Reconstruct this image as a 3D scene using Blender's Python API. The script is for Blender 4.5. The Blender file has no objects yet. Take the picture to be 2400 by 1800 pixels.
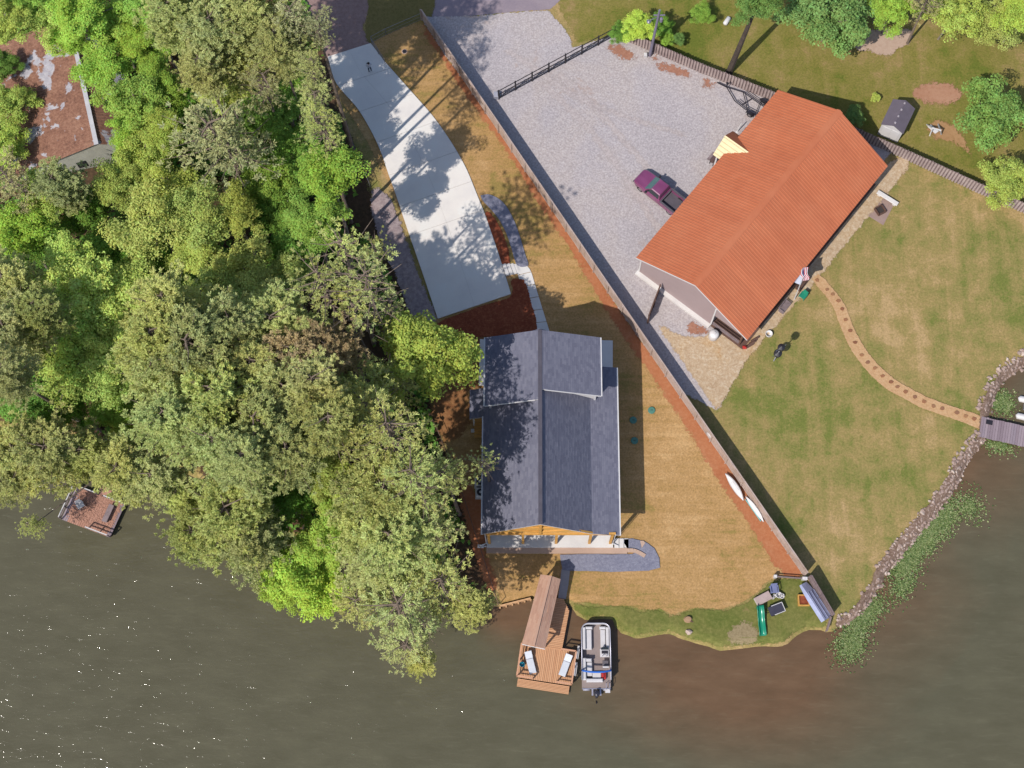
import bpy, math, random
import numpy as np
from mathutils import Vector, Matrix

random.seed(7)
rng = np.random.default_rng(7)
scene = bpy.context.scene
COL = scene.collection

# ------------------------------------------------------------------ camera
W0, H0, FPX = 2400.0, 1800.0, 3300.0          # photograph size and focal length in its pixels
NAD = (1240.0, 1900.0)                         # where the vertical through the drone meets the picture
_d = Vector((NAD[0] - 1200, -(NAD[1] - 900), -FPX)).normalized()
_zw = -_d
_yw = (Vector((0, 1, 0)) - Vector((0, 1, 0)).dot(_d) * _d).normalized()
_xw = _yw.cross(_zw)
RC = Matrix((_xw, _yw, _zw))                   # camera axes -> world axes
CAMZ = 132.0 * (-_d.z)
CAM = Vector((0, 0, CAMZ))
cam_data = bpy.data.cameras.new('drone_camera')
cam_data.sensor_width = 36.0
cam_data.lens = 36.0 * FPX / W0
cam_data.clip_start = 1.0
cam_data.clip_end = 2000.0
cam = bpy.data.objects.new('drone_camera', cam_data)
COL.objects.link(cam)
cam.matrix_world = Matrix.Translation(CAM) @ RC.to_4x4()
scene.camera = cam


def P(px, py, z=0.0):
    d = RC @ Vector((px - 1200.0, -(py - 900.0), -FPX))
    t = (z - CAM.z) / d.z
    return CAM + d * t


# ------------------------------------------------------------------ light
SUN_EL = math.radians(49.5)
_sh = P(1523 + 69, 131 - 73) - P(1523, 131)    # direction in which shadows fall on the ground
SH = Vector((_sh.x, _sh.y, 0)).normalized()
to_sun = Vector((-SH.x * math.cos(SUN_EL), -SH.y * math.cos(SUN_EL), math.sin(SUN_EL)))
world = bpy.data.worlds.new('World')
scene.world = world
world.use_nodes = True
wn = world.node_tree.nodes
wl = world.node_tree.links
wn.clear()
sky = wn.new('ShaderNodeTexSky')
sky.sky_type = 'NISHITA'
sky.sun_disc = False
sky.sun_elevation = SUN_EL
sky.sun_rotation = math.atan2(to_sun.x, to_sun.y)
bg = wn.new('ShaderNodeBackground')
bg.inputs['Strength'].default_value = 0.15
wo = wn.new('ShaderNodeOutputWorld')
wl.new(sky.outputs[0], bg.inputs[0])
wl.new(bg.outputs[0], wo.inputs[0])
sun_data = bpy.data.lights.new('sun', 'SUN')
sun_data.energy = 4.6
sun_data.angle = math.radians(0.5)
sun_data.color = (1.0, 0.95, 0.87)
sun = bpy.data.objects.new('sun', sun_data)
COL.objects.link(sun)
sun.rotation_euler = (-to_sun).to_track_quat('-Z', 'Y').to_euler()
sun.location = (0, 0, 90)
scene.view_settings.view_transform = 'Standard'
scene.view_settings.look = 'None'
scene.view_settings.exposure = 0.25
scene.view_settings.gamma = 1.0
scene.view_settings.use_curve_mapping = False
scene.cycles.max_bounces = 10
scene.cycles.diffuse_bounces = 6
scene.cycles.transparent_max_bounces = 12
scene.cycles.use_denoising = True

# ------------------------------------------------------------------ helpers
ALB = 0.555


def lin(c):
    c = c / 255.0
    return c / 12.92 if c <= 0.04045 else ((c + 0.055) / 1.055) ** 2.4


def A(r, g, b, k=1.0):
    """surface colour that looks like (r,g,b) in the sunlit photograph"""
    return (lin(r) * ALB * k, lin(g) * ALB * k, lin(b) * ALB * k, 1.0)


class NT:
    def __init__(self, name):
        self.m = bpy.data.materials.new(name)
        self.m.use_nodes = True
        self.n = self.m.node_tree.nodes
        self.l = self.m.node_tree.links
        self.n.clear()
        self.out = self.n.new('ShaderNodeOutputMaterial')
        self.bsdf = self.n.new('ShaderNodeBsdfPrincipled')
        self.l.new(self.bsdf.outputs[0], self.out.inputs[0])
        self._pos = None

    def node(self, t, **kw):
        n = self.n.new(t)
        for k, v in kw.items():
            setattr(n, k, v)
        return n

    def pos(self, scale=(1, 1, 1), rotz=0.0):
        if self._pos is None:
            self._pos = self.n.new('ShaderNodeNewGeometry')
        mp = self.n.new('ShaderNodeMapping')
        mp.inputs['Scale'].default_value = scale
        mp.inputs['Rotation'].default_value = (0, 0, rotz)
        self.l.new(self._pos.outputs['Position'], mp.inputs['Vector'])
        return mp.outputs[0]

    def noise(self, scale, detail=3.0, rough=0.55, vec=None, dist=0.0):
        n = self.n.new('ShaderNodeTexNoise')
        n.inputs['Scale'].default_value = scale
        n.inputs['Detail'].default_value = detail
        n.inputs['Roughness'].default_value = rough
        n.inputs['Distortion'].default_value = dist
        self.l.new(vec if vec is not None else self.pos(), n.inputs['Vector'])
        return n.outputs['Fac']

    def ramp(self, fac, stops, interp='LINEAR'):
        r = self.n.new('ShaderNodeValToRGB')
        r.color_ramp.interpolation = interp
        e = r.color_ramp.elements
        while len(e) < len(stops):
            e.new(0.5)
        for i, (p, c) in enumerate(stops):
            e[i].position = p
            e[i].color = c if len(c) == 4 else (*c, 1)
        self.l.new(fac, r.inputs['Fac'])
        return r.outputs['Color']

    def mix(self, fac, a, b, mode='MIX'):
        m = self.n.new('ShaderNodeMix')
        m.data_type = 'RGBA'
        m.blend_type = mode
        for s, v in ((m.inputs[0], fac), (m.inputs[6], a), (m.inputs[7], b)):
            if hasattr(v, 'links'):
                self.l.new(v, s)
            else:
                s.default_value = v
        return m.outputs[2]

    def math(self, op, a, b=0.0, c=0.0):
        m = self.n.new('ShaderNodeMath')
        m.operation = op
        for s, v in zip(m.inputs, (a, b, c)):
            if hasattr(v, 'links'):
                self.l.new(v, s)
            else:
                s.default_value = v
        return m.outputs[0]

    def color(self, c):
        if hasattr(c, 'links'):
            self.l.new(c, self.bsdf.inputs['Base Color'])
        else:
            self.bsdf.inputs['Base Color'].default_value = c

    def bump(self, fac, strength, dist=0.05):
        b = self.n.new('ShaderNodeBump')
        b.inputs['Strength'].default_value = strength
        b.inputs['Distance'].default_value = dist
        self.l.new(fac, b.inputs['Height'])
        self.l.new(b.outputs[0], self.bsdf.inputs['Normal'])
        return b

    def rough(self, v):
        self.bsdf.inputs['Roughness'].default_value = v

    def spec(self, v):
        self.bsdf.inputs['Specular IOR Level'].default_value = v


def stops(cols, lo=0.32, hi=0.68):
    n = len(cols)
    return [(lo + (hi - lo) * i / max(1, n - 1), c) for i, c in enumerate(cols)]


def plain(name, c, rough=0.6, metal=0.0, var=0.12, scale=1.5, spec=0.4):
    t = NT(name)
    d = tuple(x * (1 - var) for x in c[:3]) + (1,)
    l = tuple(min(1, x * (1 + var)) for x in c[:3]) + (1,)
    t.color(t.ramp(t.noise(scale, 4.0, 0.65), stops([d, c, l])))
    t.rough(rough)
    t.spec(spec)
    t.bsdf.inputs['Metallic'].default_value = metal
    return t.m


def ground(name, big, fine, bigscale=0.12, finescale=3.0, mixf=0.5, bump=0.35, patch=None, streak=None, rough=0.95):
    """big: colours of large patches, fine: colours of the small grain"""
    t = NT(name)
    c = t.ramp(t.noise(bigscale, 5.0, 0.6, dist=0.4), stops(big))
    f = t.noise(finescale, 6.0, 0.75)
    c2 = t.ramp(f, stops(fine, 0.3, 0.7))
    c = t.mix(mixf, c, c2)
    if streak:
        sc, rot, cols, fac = streak
        s = t.noise(1.0, 5.0, 0.65, vec=t.pos(sc, rot), dist=0.6)
        c = t.mix(fac, c, t.ramp(s, stops(cols)))
    if patch:
        ps, thr, pc = patch
        p = t.noise(ps, 5.0, 0.62, dist=0.8)
        m = t.ramp(p, [(thr - 0.04, (0, 0, 0, 1)), (thr + 0.05, (1, 1, 1, 1))])
        c = t.mix(m, c, pc)
    t.color(c)
    t.rough(rough)
    t.spec(0.2)
    if bump:
        t.bump(f, bump, 0.06)
    return t.m


# ---- mesh building -------------------------------------------------
class MB:
    def __init__(self):
        self.v = []
        self.f = []

    def add(self, vs, fs):
        b = len(self.v)
        self.v.extend([tuple(p) for p in vs])
        self.f.extend([tuple(i + b for i in f) for f in fs])
        return self

    def box(self, x0, x1, y0, y1, z0, z1):
        return self.add([(x0, y0, z0), (x1, y0, z0), (x1, y1, z0), (x0, y1, z0),
                         (x0, y0, z1), (x1, y0, z1), (x1, y1, z1), (x0, y1, z1)],
                        [(3, 2, 1, 0), (4, 5, 6, 7), (0, 1, 5, 4), (1, 2, 6, 5), (2, 3, 7, 6), (3, 0, 4, 7)])

    def cbox(self, x0, x1, y0, y1, z0, z1, c=0.03):
        """box whose top edge is bevelled"""
        vs = [(x0, y0, z0), (x1, y0, z0), (x1, y1, z0), (x0, y1, z0),
              (x0, y0, z1 - c), (x1, y0, z1 - c), (x1, y1, z1 - c), (x0, y1, z1 - c),
              (x0 + c, y0 + c, z1), (x1 - c, y0 + c, z1), (x1 - c, y1 - c, z1), (x0 + c, y1 - c, z1)]
        fs = [(3, 2, 1, 0), (8, 9, 10, 11)]
        for i in range(4):
            j = (i + 1) % 4
            fs += [(i, j, 4 + j, 4 + i), (4 + i, 4 + j, 8 + j, 8 + i)]
        return self.add(vs, fs)

    def bar(self, a, b, w, h=None, up=(0, 0, 1)):
        """rectangular bar from a to b, width w (sideways), height h"""
        h = h or w
        a, b = Vector(a), Vector(b)
        d = (b - a).normalized()
        s = d.cross(Vector(up))
        if s.length < 1e-4:
            s = Vector((1, 0, 0))
        s = s.normalized() * (w / 2)
        u = s.cross(d).normalized() * (h / 2)
        vs = [a - s - u, a + s - u, a + s + u, a - s + u, b - s - u, b + s - u, b + s + u, b - s + u]
        return self.add(vs, [(0, 1, 2, 3), (7, 6, 5, 4), (0, 4, 5, 1), (1, 5, 6, 2), (2, 6, 7, 3), (3, 7, 4, 0)])

    def tube(self, pts, r, n=6, close=True):
        pts = [Vector(p) for p in pts]
        rs = r if isinstance(r, (list, tuple)) else [r] * len(pts)
        rings = []
        for i, p in enumerate(pts):
            d = (pts[min(i + 1, len(pts) - 1)] - pts[max(i - 1, 0)])
            d = d.normalized() if d.length > 1e-6 else Vector((0, 0, 1))
            s = d.cross(Vector((0, 0, 1)))
            if s.length < 1e-3:
                s = Vector((1, 0, 0))
            s.normalize()
            u = s.cross(d)
            rings.append([p + (s * math.cos(k * 2 * math.pi / n) + u * math.sin(k * 2 * math.pi / n)) * rs[i] for k in range(n)])
        vs = [q for rg in rings for q in rg]
        fs = []
        for i in range(len(pts) - 1):
            for k in range(n):
                k2 = (k + 1) % n
                fs.append((i * n + k, i * n + k2, (i + 1) * n + k2, (i + 1) * n + k))
        if close:
            fs.append(tuple(range(n - 1, -1, -1)))
            fs.append(tuple((len(pts) - 1) * n + k for k in range(n)))
        return self.add(vs, fs)

    def lathe(self, prof, n=16, c=(0, 0, 0), sx=1.0, sy=1.0):
        """profile [(r,z)...] turned about z"""
        vs, fs = [], []
        for r, z in prof:
            for k in range(n):
                a = 2 * math.pi * k / n
                vs.append((c[0] + r * math.cos(a) * sx, c[1] + r * math.sin(a) * sy, c[2] + z))
        for i in range(len(prof) - 1):
            for k in range(n):
                k2 = (k + 1) % n
                fs.append((i * n + k, i * n + k2, (i + 1) * n + k2, (i + 1) * n + k))
        fs.append(tuple(range(n - 1, -1, -1)))
        fs.append(tuple((len(prof) - 1) * n + k for k in range(n)))
        return self.add(vs, fs)

    def prism(self, poly, z0, z1):
        """poly: xy list, counter-clockwise"""
        if sum(poly[i][0] * poly[(i + 1) % len(poly)][1] - poly[(i + 1) % len(poly)][0] * poly[i][1] for i in range(len(poly))) < 0:
            poly = poly[::-1]
        n = len(poly)
        vs = [(p[0], p[1], z0) for p in poly] + [(p[0], p[1], z1) for p in poly]
        fs = [tuple(range(n - 1, -1, -1)), tuple(range(n, 2 * n))]
        for i in range(n):
            j = (i + 1) % n
            fs.append((i, j, n + j, n + i))
        return self.add(vs, fs)

    def slab(self, quad, th):
        """thick plate: quad of 3D points (top face), thickness downwards"""
        q = [Vector(p) for p in quad]
        nrm = Vector((0, 0, 0))
        for i in range(len(q)):
            a, b = q[i], q[(i + 1) % len(q)]
            nrm += Vector(((a.y - b.y) * (a.z + b.z), (a.z - b.z) * (a.x + b.x), (a.x - b.x) * (a.y + b.y)))
        if nrm.z < 0:
            q = q[::-1]
        n = len(q)
        vs = q + [p - Vector((0, 0, th)) for p in q]
        fs = [tuple(range(n)), tuple(range(2 * n - 1, n - 1, -1))]
        for i in range(n):
            j = (i + 1) % n
            fs.append((j, i, n + i, n + j))
        return self.add(vs, fs)

    def mesh(self, name, m, off=(0, 0, 0), smooth=False):
        me = bpy.data.meshes.new(name)
        ox, oy, oz = off
        me.from_pydata([(x - ox, y - oy, z - oz) for x, y, z in self.v], [], self.f)
        me.update()
        if m:
            me.materials.append(m)
        if smooth:
            me.polygons.foreach_set('use_smooth', [True] * len(me.polygons))
        return me

    def part(self, name, m, root, world=True, smooth=False):
        """a mesh under root; with world=True the builder holds world coordinates (root is unrotated)"""
        off = root_loc(root) if world else (0, 0, 0)
        o = bpy.data.objects.new(name, self.mesh(name, m, off, smooth))
        COL.objects.link(o)
        o.parent = root
        return o

    def thing(self, name, m, label, cat, group=None, smooth=False):
        """a top-level thing that is one mesh, origin at its base centre"""
        a = np.array(self.v)
        off = ((a[:, 0].min() + a[:, 0].max()) / 2, (a[:, 1].min() + a[:, 1].max()) / 2, a[:, 2].min())
        o = bpy.data.objects.new(name, self.mesh(name, m, off, smooth))
        o.location = off
        COL.objects.link(o)
        tag(o, label, cat, group)
        return o

    def structure(self, name, m, smooth=False):
        o = bpy.data.objects.new(name, self.mesh(name, m, smooth=smooth))
        COL.objects.link(o)
        o['kind'] = 'structure'
        return o


def root_loc(o):
    l = Vector((0, 0, 0))
    while o is not None:
        l = l + o.location
        o = o.parent
    return l


def tag(o, label, cat, group=None):
    o['label'] = label
    o['category'] = cat
    if group:
        o['group'] = group
    return o


def empty(name, loc, label=None, cat=None, group=None, rz=0.0):
    o = bpy.data.objects.new(name, None)
    o.empty_display_size = 0.3
    COL.objects.link(o)
    o.location = loc
    o.rotation_euler = (0, 0, rz)
    if label:
        tag(o, label, cat, group)
    return o


def piece(name, me, root, loc=(0, 0, 0), rot=(0, 0, 0), scale=(1, 1, 1), color=None):
    """an object that shares mesh data, child of root (local coordinates)"""
    o = bpy.data.objects.new(name, me)
    COL.objects.link(o)
    o.parent = root
    o.location = loc
    o.rotation_euler = rot
    o.scale = scale
    if color:
        o.color = color
    return o


UNIT = {}


def unit(m):
    """unit cube centred on the origin, one mesh per material"""
    if m.name not in UNIT:
        UNIT[m.name] = MB().box(-.5, .5, -.5, .5, -.5, .5).mesh('board_' + m.name, m)
    return UNIT[m.name]


def ang(a, b):
    return math.atan2(b.y - a.y, b.x - a.x)


def smooth_poly(pts, closed=True, step=0.35, jitter=0.0, curve=True):
    """resample an outline (world xy), optionally Catmull-Rom, with uneven edge"""
    n = len(pts)
    out = []
    segs = n if closed else n - 1
    for i in range(segs):
        p1, p2 = np.array(pts[i][:2]), np.array(pts[(i + 1) % n][:2])
        p0 = np.array(pts[(i - 1) % n][:2]) if closed or i > 0 else p1
        p3 = np.array(pts[(i + 2) % n][:2]) if closed or i < n - 2 else p2
        k = max(1, int(np.linalg.norm(p2 - p1) / step))
        for j in range(k):
            t = j / k
            if curve:
                q = 0.5 * ((2 * p1) + (-p0 + p2) * t + (2 * p0 - 5 * p1 + 4 * p2 - p3) * t * t + (-p0 + 3 * p1 - 3 * p2 + p3) * t ** 3)
            else:
                q = p1 + (p2 - p1) * t
            out.append(q)
    if not closed:
        out.append(np.array(pts[-1][:2]))
    out = np.array(out)
    if jitter:
        m = len(out)
        a = rng.normal(0, 1, (m, 2))
        for k in (1, 2, 3):
            a = (np.roll(a, 1, 0) + a + np.roll(a, -1, 0)) / 3
        b = rng.normal(0, 1, (m, 2))
        out = out + (a * 1.7 + b * 0.35) * jitter
    return [tuple(q) for q in out]


def pxs(pts, z=0.0):
    return [tuple(P(x, y, z)[:2]) for x, y in pts]


LAYER = [0.0]


def sheet(name, pts, m, jitter=0.0, curve=True, z=None, step=0.35, kind='structure', thick=0.06):
    """flat ground layer outlined in photograph pixels; each new one 4 mm above the last"""
    if z is None:
        LAYER[0] += 0.004
        z = LAYER[0]
    poly = smooth_poly(pxs(pts, z), True, step, jitter, curve)
    from mathutils.geometry import tessellate_polygon
    tri = tessellate_polygon([[Vector((x, y, 0)) for x, y in poly]])
    vs = [(x, y, z) for x, y in poly]
    fs = []
    for a, b, c in tri:
        A_, B_, C_ = vs[a], vs[b], vs[c]
        cr = (B_[0] - A_[0]) * (C_[1] - A_[1]) - (B_[1] - A_[1]) * (C_[0] - A_[0])
        fs.append((a, b, c) if cr > 0 else (a, c, b))
    me = bpy.data.meshes.new(name)
    me.from_pydata(vs, [], fs)
    me.update()
    me.materials.append(m)
    o = bpy.data.objects.new(name, me)
    COL.objects.link(o)
    o['kind'] = kind
    return o


SOFT = {}


def softened(m, nscale=1.6):
    """copy of a ground material that fades out raggedly where the 'edge' attribute passes zero"""
    if m.name in SOFT:
        return SOFT[m.name]
    c = m.copy()
    c.name = m.name + '_ragged'
    n, l = c.node_tree.nodes, c.node_tree.links
    out = next(x for x in n if x.type == 'OUTPUT_MATERIAL')
    src = out.inputs[0].links[0].from_socket
    at = n.new('ShaderNodeAttribute')
    at.attribute_name = 'edge'
    geo = n.new('ShaderNodeNewGeometry')
    nz = n.new('ShaderNodeTexNoise')
    nz.inputs['Scale'].default_value = nscale
    nz.inputs['Detail'].default_value = 6.0
    nz.inputs['Roughness'].default_value = 0.7
    l.new(geo.outputs['Position'], nz.inputs['Vector'])
    ma = n.new('ShaderNodeMath')
    ma.operation = 'MULTIPLY_ADD'
    ma.inputs[1].default_value = 2.4
    l.new(nz.outputs['Fac'], ma.inputs[0])
    nf = n.new('ShaderNodeTexNoise')
    nf.inputs['Scale'].default_value = 7.0
    nf.inputs['Detail'].default_value = 8.0
    nf.inputs['Roughness'].default_value = 0.8
    l.new(geo.outputs['Position'], nf.inputs['Vector'])
    mf = n.new('ShaderNodeMath')
    mf.operation = 'MULTIPLY_ADD'
    mf.inputs[1].default_value = 2.6
    mf.inputs[2].default_value = -2.5
    l.new(nf.outputs['Fac'], mf.inputs[0])
    l.new(mf.outputs[0], ma.inputs[2])
    ad = n.new('ShaderNodeMath')
    ad.operation = 'ADD'
    l.new(ma.outputs[0], ad.inputs[0])
    l.new(at.outputs['Fac'], ad.inputs[1])
    mr = n.new('ShaderNodeMapRange')
    mr.interpolation_type = 'SMOOTHSTEP'
    mr.inputs['From Min'].default_value = -0.03
    mr.inputs['From Max'].default_value = 0.03
    l.new(ad.outputs[0], mr.inputs['Value'])
    tr = n.new('ShaderNodeBsdfTransparent')
    mx = n.new('ShaderNodeMixShader')
    l.new(mr.outputs[0], mx.inputs[0])
    l.new(tr.outputs[0], mx.inputs[1])
    l.new(src, mx.inputs[2])
    l.new(mx.outputs[0], out.inputs[0])
    SOFT[m.name] = c
    return c


def soft(name, pts, m, feather=0.35, cell=0.3, curve=True, kind='structure'):
    """ground layer with a ragged edge: a grid that carries its distance to the outline, in units of feather"""
    LAYER[0] += 0.004
    z = LAYER[0]
    poly = np.array(smooth_poly(pxs(pts, z), True, 0.6, 0.0, curve))
    lo_, hi_ = poly.min(0) - feather * 2 - cell, poly.max(0) + feather * 2 + cell
    lo_, hi_ = np.maximum(lo_, (-90, -20)), np.minimum(hi_, (90, 110))
    ax_, ay_ = np.arange(lo_[0], hi_[0] + cell, cell), np.arange(lo_[1], hi_[1] + cell, cell)
    X, Y = np.meshgrid(ax_, ay_)
    pt = np.stack([X.ravel(), Y.ravel()], 1)
    d = seg_dist(pt, np.vstack([poly, poly[:1]]))
    sdp = np.where(inside(pt, poly), d, -d)
    keep = (sdp > -feather * 1.6 - cell * 1.5).reshape(X.shape)
    ii = np.arange(len(pt)).reshape(X.shape)
    ok = keep[:-1, :-1] & keep[:-1, 1:] & keep[1:, 1:] & keep[1:, :-1]
    f = np.stack([ii[:-1, :-1][ok], ii[:-1, 1:][ok], ii[1:, 1:][ok], ii[1:, :-1][ok]], 1)
    used, inv = np.unique(f, return_inverse=True)
    f = inv.reshape(-1, 4)
    me_ = bpy.data.meshes.new(name)
    zz_ = z + np.minimum(land_z(shore_sd(pt[used])), 0.0)
    me_.from_pydata(np.column_stack([pt[used], zz_]).tolist(), [], f.tolist())
    me_.update()
    at = me_.attributes.new('edge', 'FLOAT', 'POINT')
    at.data.foreach_set('value', np.clip(sdp[used] / feather, -4, 4).astype(np.float32))
    me_.materials.append(softened(m))
    o = bpy.data.objects.new(name, me_)
    COL.objects.link(o)
    o['kind'] = kind
    return o

# ================================================================== setting
WATER_Z = -0.5
SHORE = [(3600, 420), (2900, 640), (2560, 760), (2400, 850), (2352, 890), (2331, 930), (2318, 978), (2310, 1027), (2266, 1084), (2245, 1133),
         (2218, 1171), (2185, 1215), (2136, 1272), (2098, 1318), (2074, 1347), (2069, 1368), (2044, 1396), (2025, 1429), (1998, 1453),
         (1963, 1469), (1944, 1484), (1930, 1477), (1890, 1476), (1862, 1492), (1841, 1513), (1816, 1516), (1790, 1514),
         (1740, 1519), (1688, 1524), (1647, 1511), (1607, 1500), (1566, 1484), (1520, 1492), (1493, 1496), (1458, 1484), (1444, 1470),
         (1436, 1451), (1406, 1450), (1373, 1453), (1352, 1440), (1341, 1424), (1328, 1412), (1290, 1404), (1245, 1405), (1172, 1423), (1150, 1420),
         (1080, 1392), (980, 1355), (880, 1325), (780, 1308), (690, 1275), (600, 1225), (530, 1165), (455, 1118), (395, 1088), (330, 1068),
         (250, 1050), (170, 1028), (100, 1012), (0, 998), (-160, 975), (-500, 950), (-1500, 900)]
shore = np.array([P(x, y, WATER_Z)[:2] for x, y in SHORE])
landpoly = np.vstack([shore, [(-600, 60), (-600, 700), (700, 700), (700, 150)]])


def seg_dist(pts, line):
    best = np.full(len(pts), 1e9)
    for a, b in zip(line[:-1], line[1:]):
        ab = b - a
        t = np.clip(((pts - a) @ ab) / max(1e-9, ab @ ab), 0, 1)
        d = np.linalg.norm(pts - (a + t[:, None] * ab), axis=1)
        best = np.minimum(best, d)
    return best


def inside(pts, poly):
    x, y = pts[:, 0], pts[:, 1]
    c = np.zeros(len(pts), bool)
    n = len(poly)
    for i in range(n):
        x1, y1 = poly[i]
        x2, y2 = poly[(i + 1) % n]
        if y1 == y2:
            continue
        h = ((y1 > y) != (y2 > y)) & (x < (x2 - x1) * (y - y1) / (y2 - y1) + x1)
        c ^= h
    return c


def shore_sd(pts):
    """distance to the water's edge, positive on land"""
    pts = np.asarray(pts, float)
    d = seg_dist(pts, shore)
    return np.where(inside(pts, landpoly), d, -d)


def land_z(sd):
    z = np.where(sd > 0.9, 0.0, -0.5 + 0.5 * np.sin(np.clip(sd / 0.9, 0, 1) * math.pi / 2))
    return np.where(sd < 0, np.maximum(-3.2, -0.5 + sd * 0.55), z)


xs = np.concatenate([[-520, -320, -200, -130, -95], np.arange(-76, 76.1, 0.5), [95, 130, 200, 320, 520]])
ys = np.concatenate([[-420, -260, -150, -80, -40], np.arange(-16, 100.1, 0.5), [120, 160, 230, 340, 560]])
gx, gy = np.meshgrid(xs, ys)
gp = np.stack([gx.ravel(), gy.ravel()], 1)
sd = shore_sd(gp)
gz = land_z(sd)
nx_, ny_ = len(xs), len(ys)
idx = np.arange(nx_ * ny_).reshape(ny_, nx_)
gf = np.stack([idx[:-1, :-1].ravel(), idx[:-1, 1:].ravel(), idx[1:, 1:].ravel(), idx[1:, :-1].ravel()], 1)

def lawn(name, tan, mid, green, pale, rot, k=1.0, st=(0.75, 0.07, 1)):
    """mown grass: soft green and straw patches at several sizes, with faint mowing lines"""
    t = NT(name)
    n1 = t.noise(0.10, 6, 0.62, dist=0.5)
    n2 = t.noise(0.5, 6, 0.68, dist=0.3)
    n3 = t.noise(3.4, 6, 0.8)
    n4 = t.noise(1.0, 4, 0.6, vec=t.pos(st, rot), dist=0.4)
    wsum = .36 + .30 + .22 + .14 * k
    h = t.math('ADD', t.math('MULTIPLY', n1, .36 / wsum), t.math('ADD', t.math('MULTIPLY', n2, .30 / wsum), t.math('ADD', t.math('MULTIPLY', n3, .22 / wsum), t.math('MULTIPLY', n4, .14 * k / wsum))))
    c = t.ramp(h, [(.425, green), (.475, mid), (.525, tan), (.585, pale)])
    f = t.ramp(t.noise(5.5, 5, .8), [(.3, (.60, .64, .54, 1)), (.7, (1.46, 1.42, 1.36, 1))])
    c = t.mix(.8, c, f, 'MULTIPLY')
    t.color(c)
    t.rough(.95)
    t.spec(.15)
    t.bump(n3, .5, .06)
    return t.m


m_lawn = lawn('mown_lawn', A(170, 148, 98), A(152, 141, 86), A(124, 130, 66), A(196, 165, 122), math.radians(36), 1.3)
me = bpy.data.meshes.new('ground')
me.from_pydata(np.column_stack([gp, gz]).tolist(), [], gf.tolist())
me.update()
me.materials.append(m_lawn)
me.polygons.foreach_set('use_smooth', [True] * len(me.polygons))
g_obj = bpy.data.objects.new('ground', me)
COL.objects.link(g_obj)
g_obj['kind'] = 'structure'

# ---- lake
t = NT('lake_water')
at_ = t.node('ShaderNodeAttribute', attribute_name='silt')
n1 = t.noise(0.10, 5, 0.6, dist=0.6)
n2 = t.noise(0.55, 5, 0.6, vec=t.pos((0.5, 1.4, 1), math.radians(24)))
silt = t.math('ADD', at_.outputs['Fac'], t.math('MULTIPLY', t.math('SUBTRACT', n1, 0.5), 0.55))
clear = t.ramp(n2, stops([A(98, 94, 74), A(103, 99, 79), A(108, 104, 83)], 0.3, 0.7))
mud = t.ramp(n2, stops([A(110, 86, 64), A(119, 93, 70), A(127, 100, 76)], 0.3, 0.7))
rip_ = t.ramp(t.noise(1.1, 3, .6, vec=t.pos((0.5, 3.2, 1), math.radians(25)), dist=.5), [(.56, (0, 0, 0, 1)), (.74, (.07, .07, .07, 1))])
wc_ = t.mix(t.ramp(silt, [(0.12, (0, 0, 0, 1)), (0.9, (1, 1, 1, 1))]), clear, mud)
wc_ = t.mix(rip_, wc_, A(170, 166, 140))
t.n.remove(t.bsdf)
body = t.node('ShaderNodeBsdfDiffuse')
t.l.new(wc_, body.inputs[0])
gls = t.node('ShaderNodeBsdfGlossy')
gls.inputs['Roughness'].default_value = 0.08
fr = t.node('ShaderNodeFresnel')
fr.inputs['IOR'].default_value = 1.33
w1 = t.noise(1.5, 3, 0.6, vec=t.pos((0.6, 1.5, 1), math.radians(25)), dist=0.8)
w2 = t.noise(3.2, 2, 0.5, vec=t.pos((0.8, 1.3, 1), math.radians(18)))
b1 = t.node('ShaderNodeBump')
b1.inputs['Strength'].default_value = 1.0
b1.inputs['Distance'].default_value = 0.072
t.l.new(w1, b1.inputs['Height'])
b2 = t.node('ShaderNodeBump')
b2.inputs['Strength'].default_value = 1.0
b2.inputs['Distance'].default_value = 0.032
t.l.new(w2, b2.inputs['Height'])
t.l.new(b1.outputs[0], b2.inputs['Normal'])
t.l.new(b2.outputs[0], gls.inputs['Normal'])
t.l.new(b2.outputs[0], fr.inputs['Normal'])
mxs = t.node('ShaderNodeMixShader')
t.l.new(fr.outputs[0], mxs.inputs[0])
t.l.new(body.outputs[0], mxs.inputs[1])
t.l.new(gls.outputs[0], mxs.inputs[2])
t.l.new(mxs.outputs[0], t.out.inputs[0])
wxs = np.concatenate([[-520, -300, -180, -110], np.arange(-72, 72.1, 1.0), [110, 180, 300, 520]])
wys = np.concatenate([[-420, -240, -120, -50], np.arange(-16, 60.1, 1.0), [100, 200]])
wx, wy = np.meshgrid(wxs, wys)
wp = np.stack([wx.ravel(), wy.ravel()], 1)
wsd = -shore_sd(wp)


def bump_at(px, py, rx, ry, amp):
    c = P(px, py, WATER_Z)
    return amp * np.exp(-(((wp[:, 0] - c.x) / rx) ** 2 + ((wp[:, 1] - c.y) / ry) ** 2))


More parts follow.
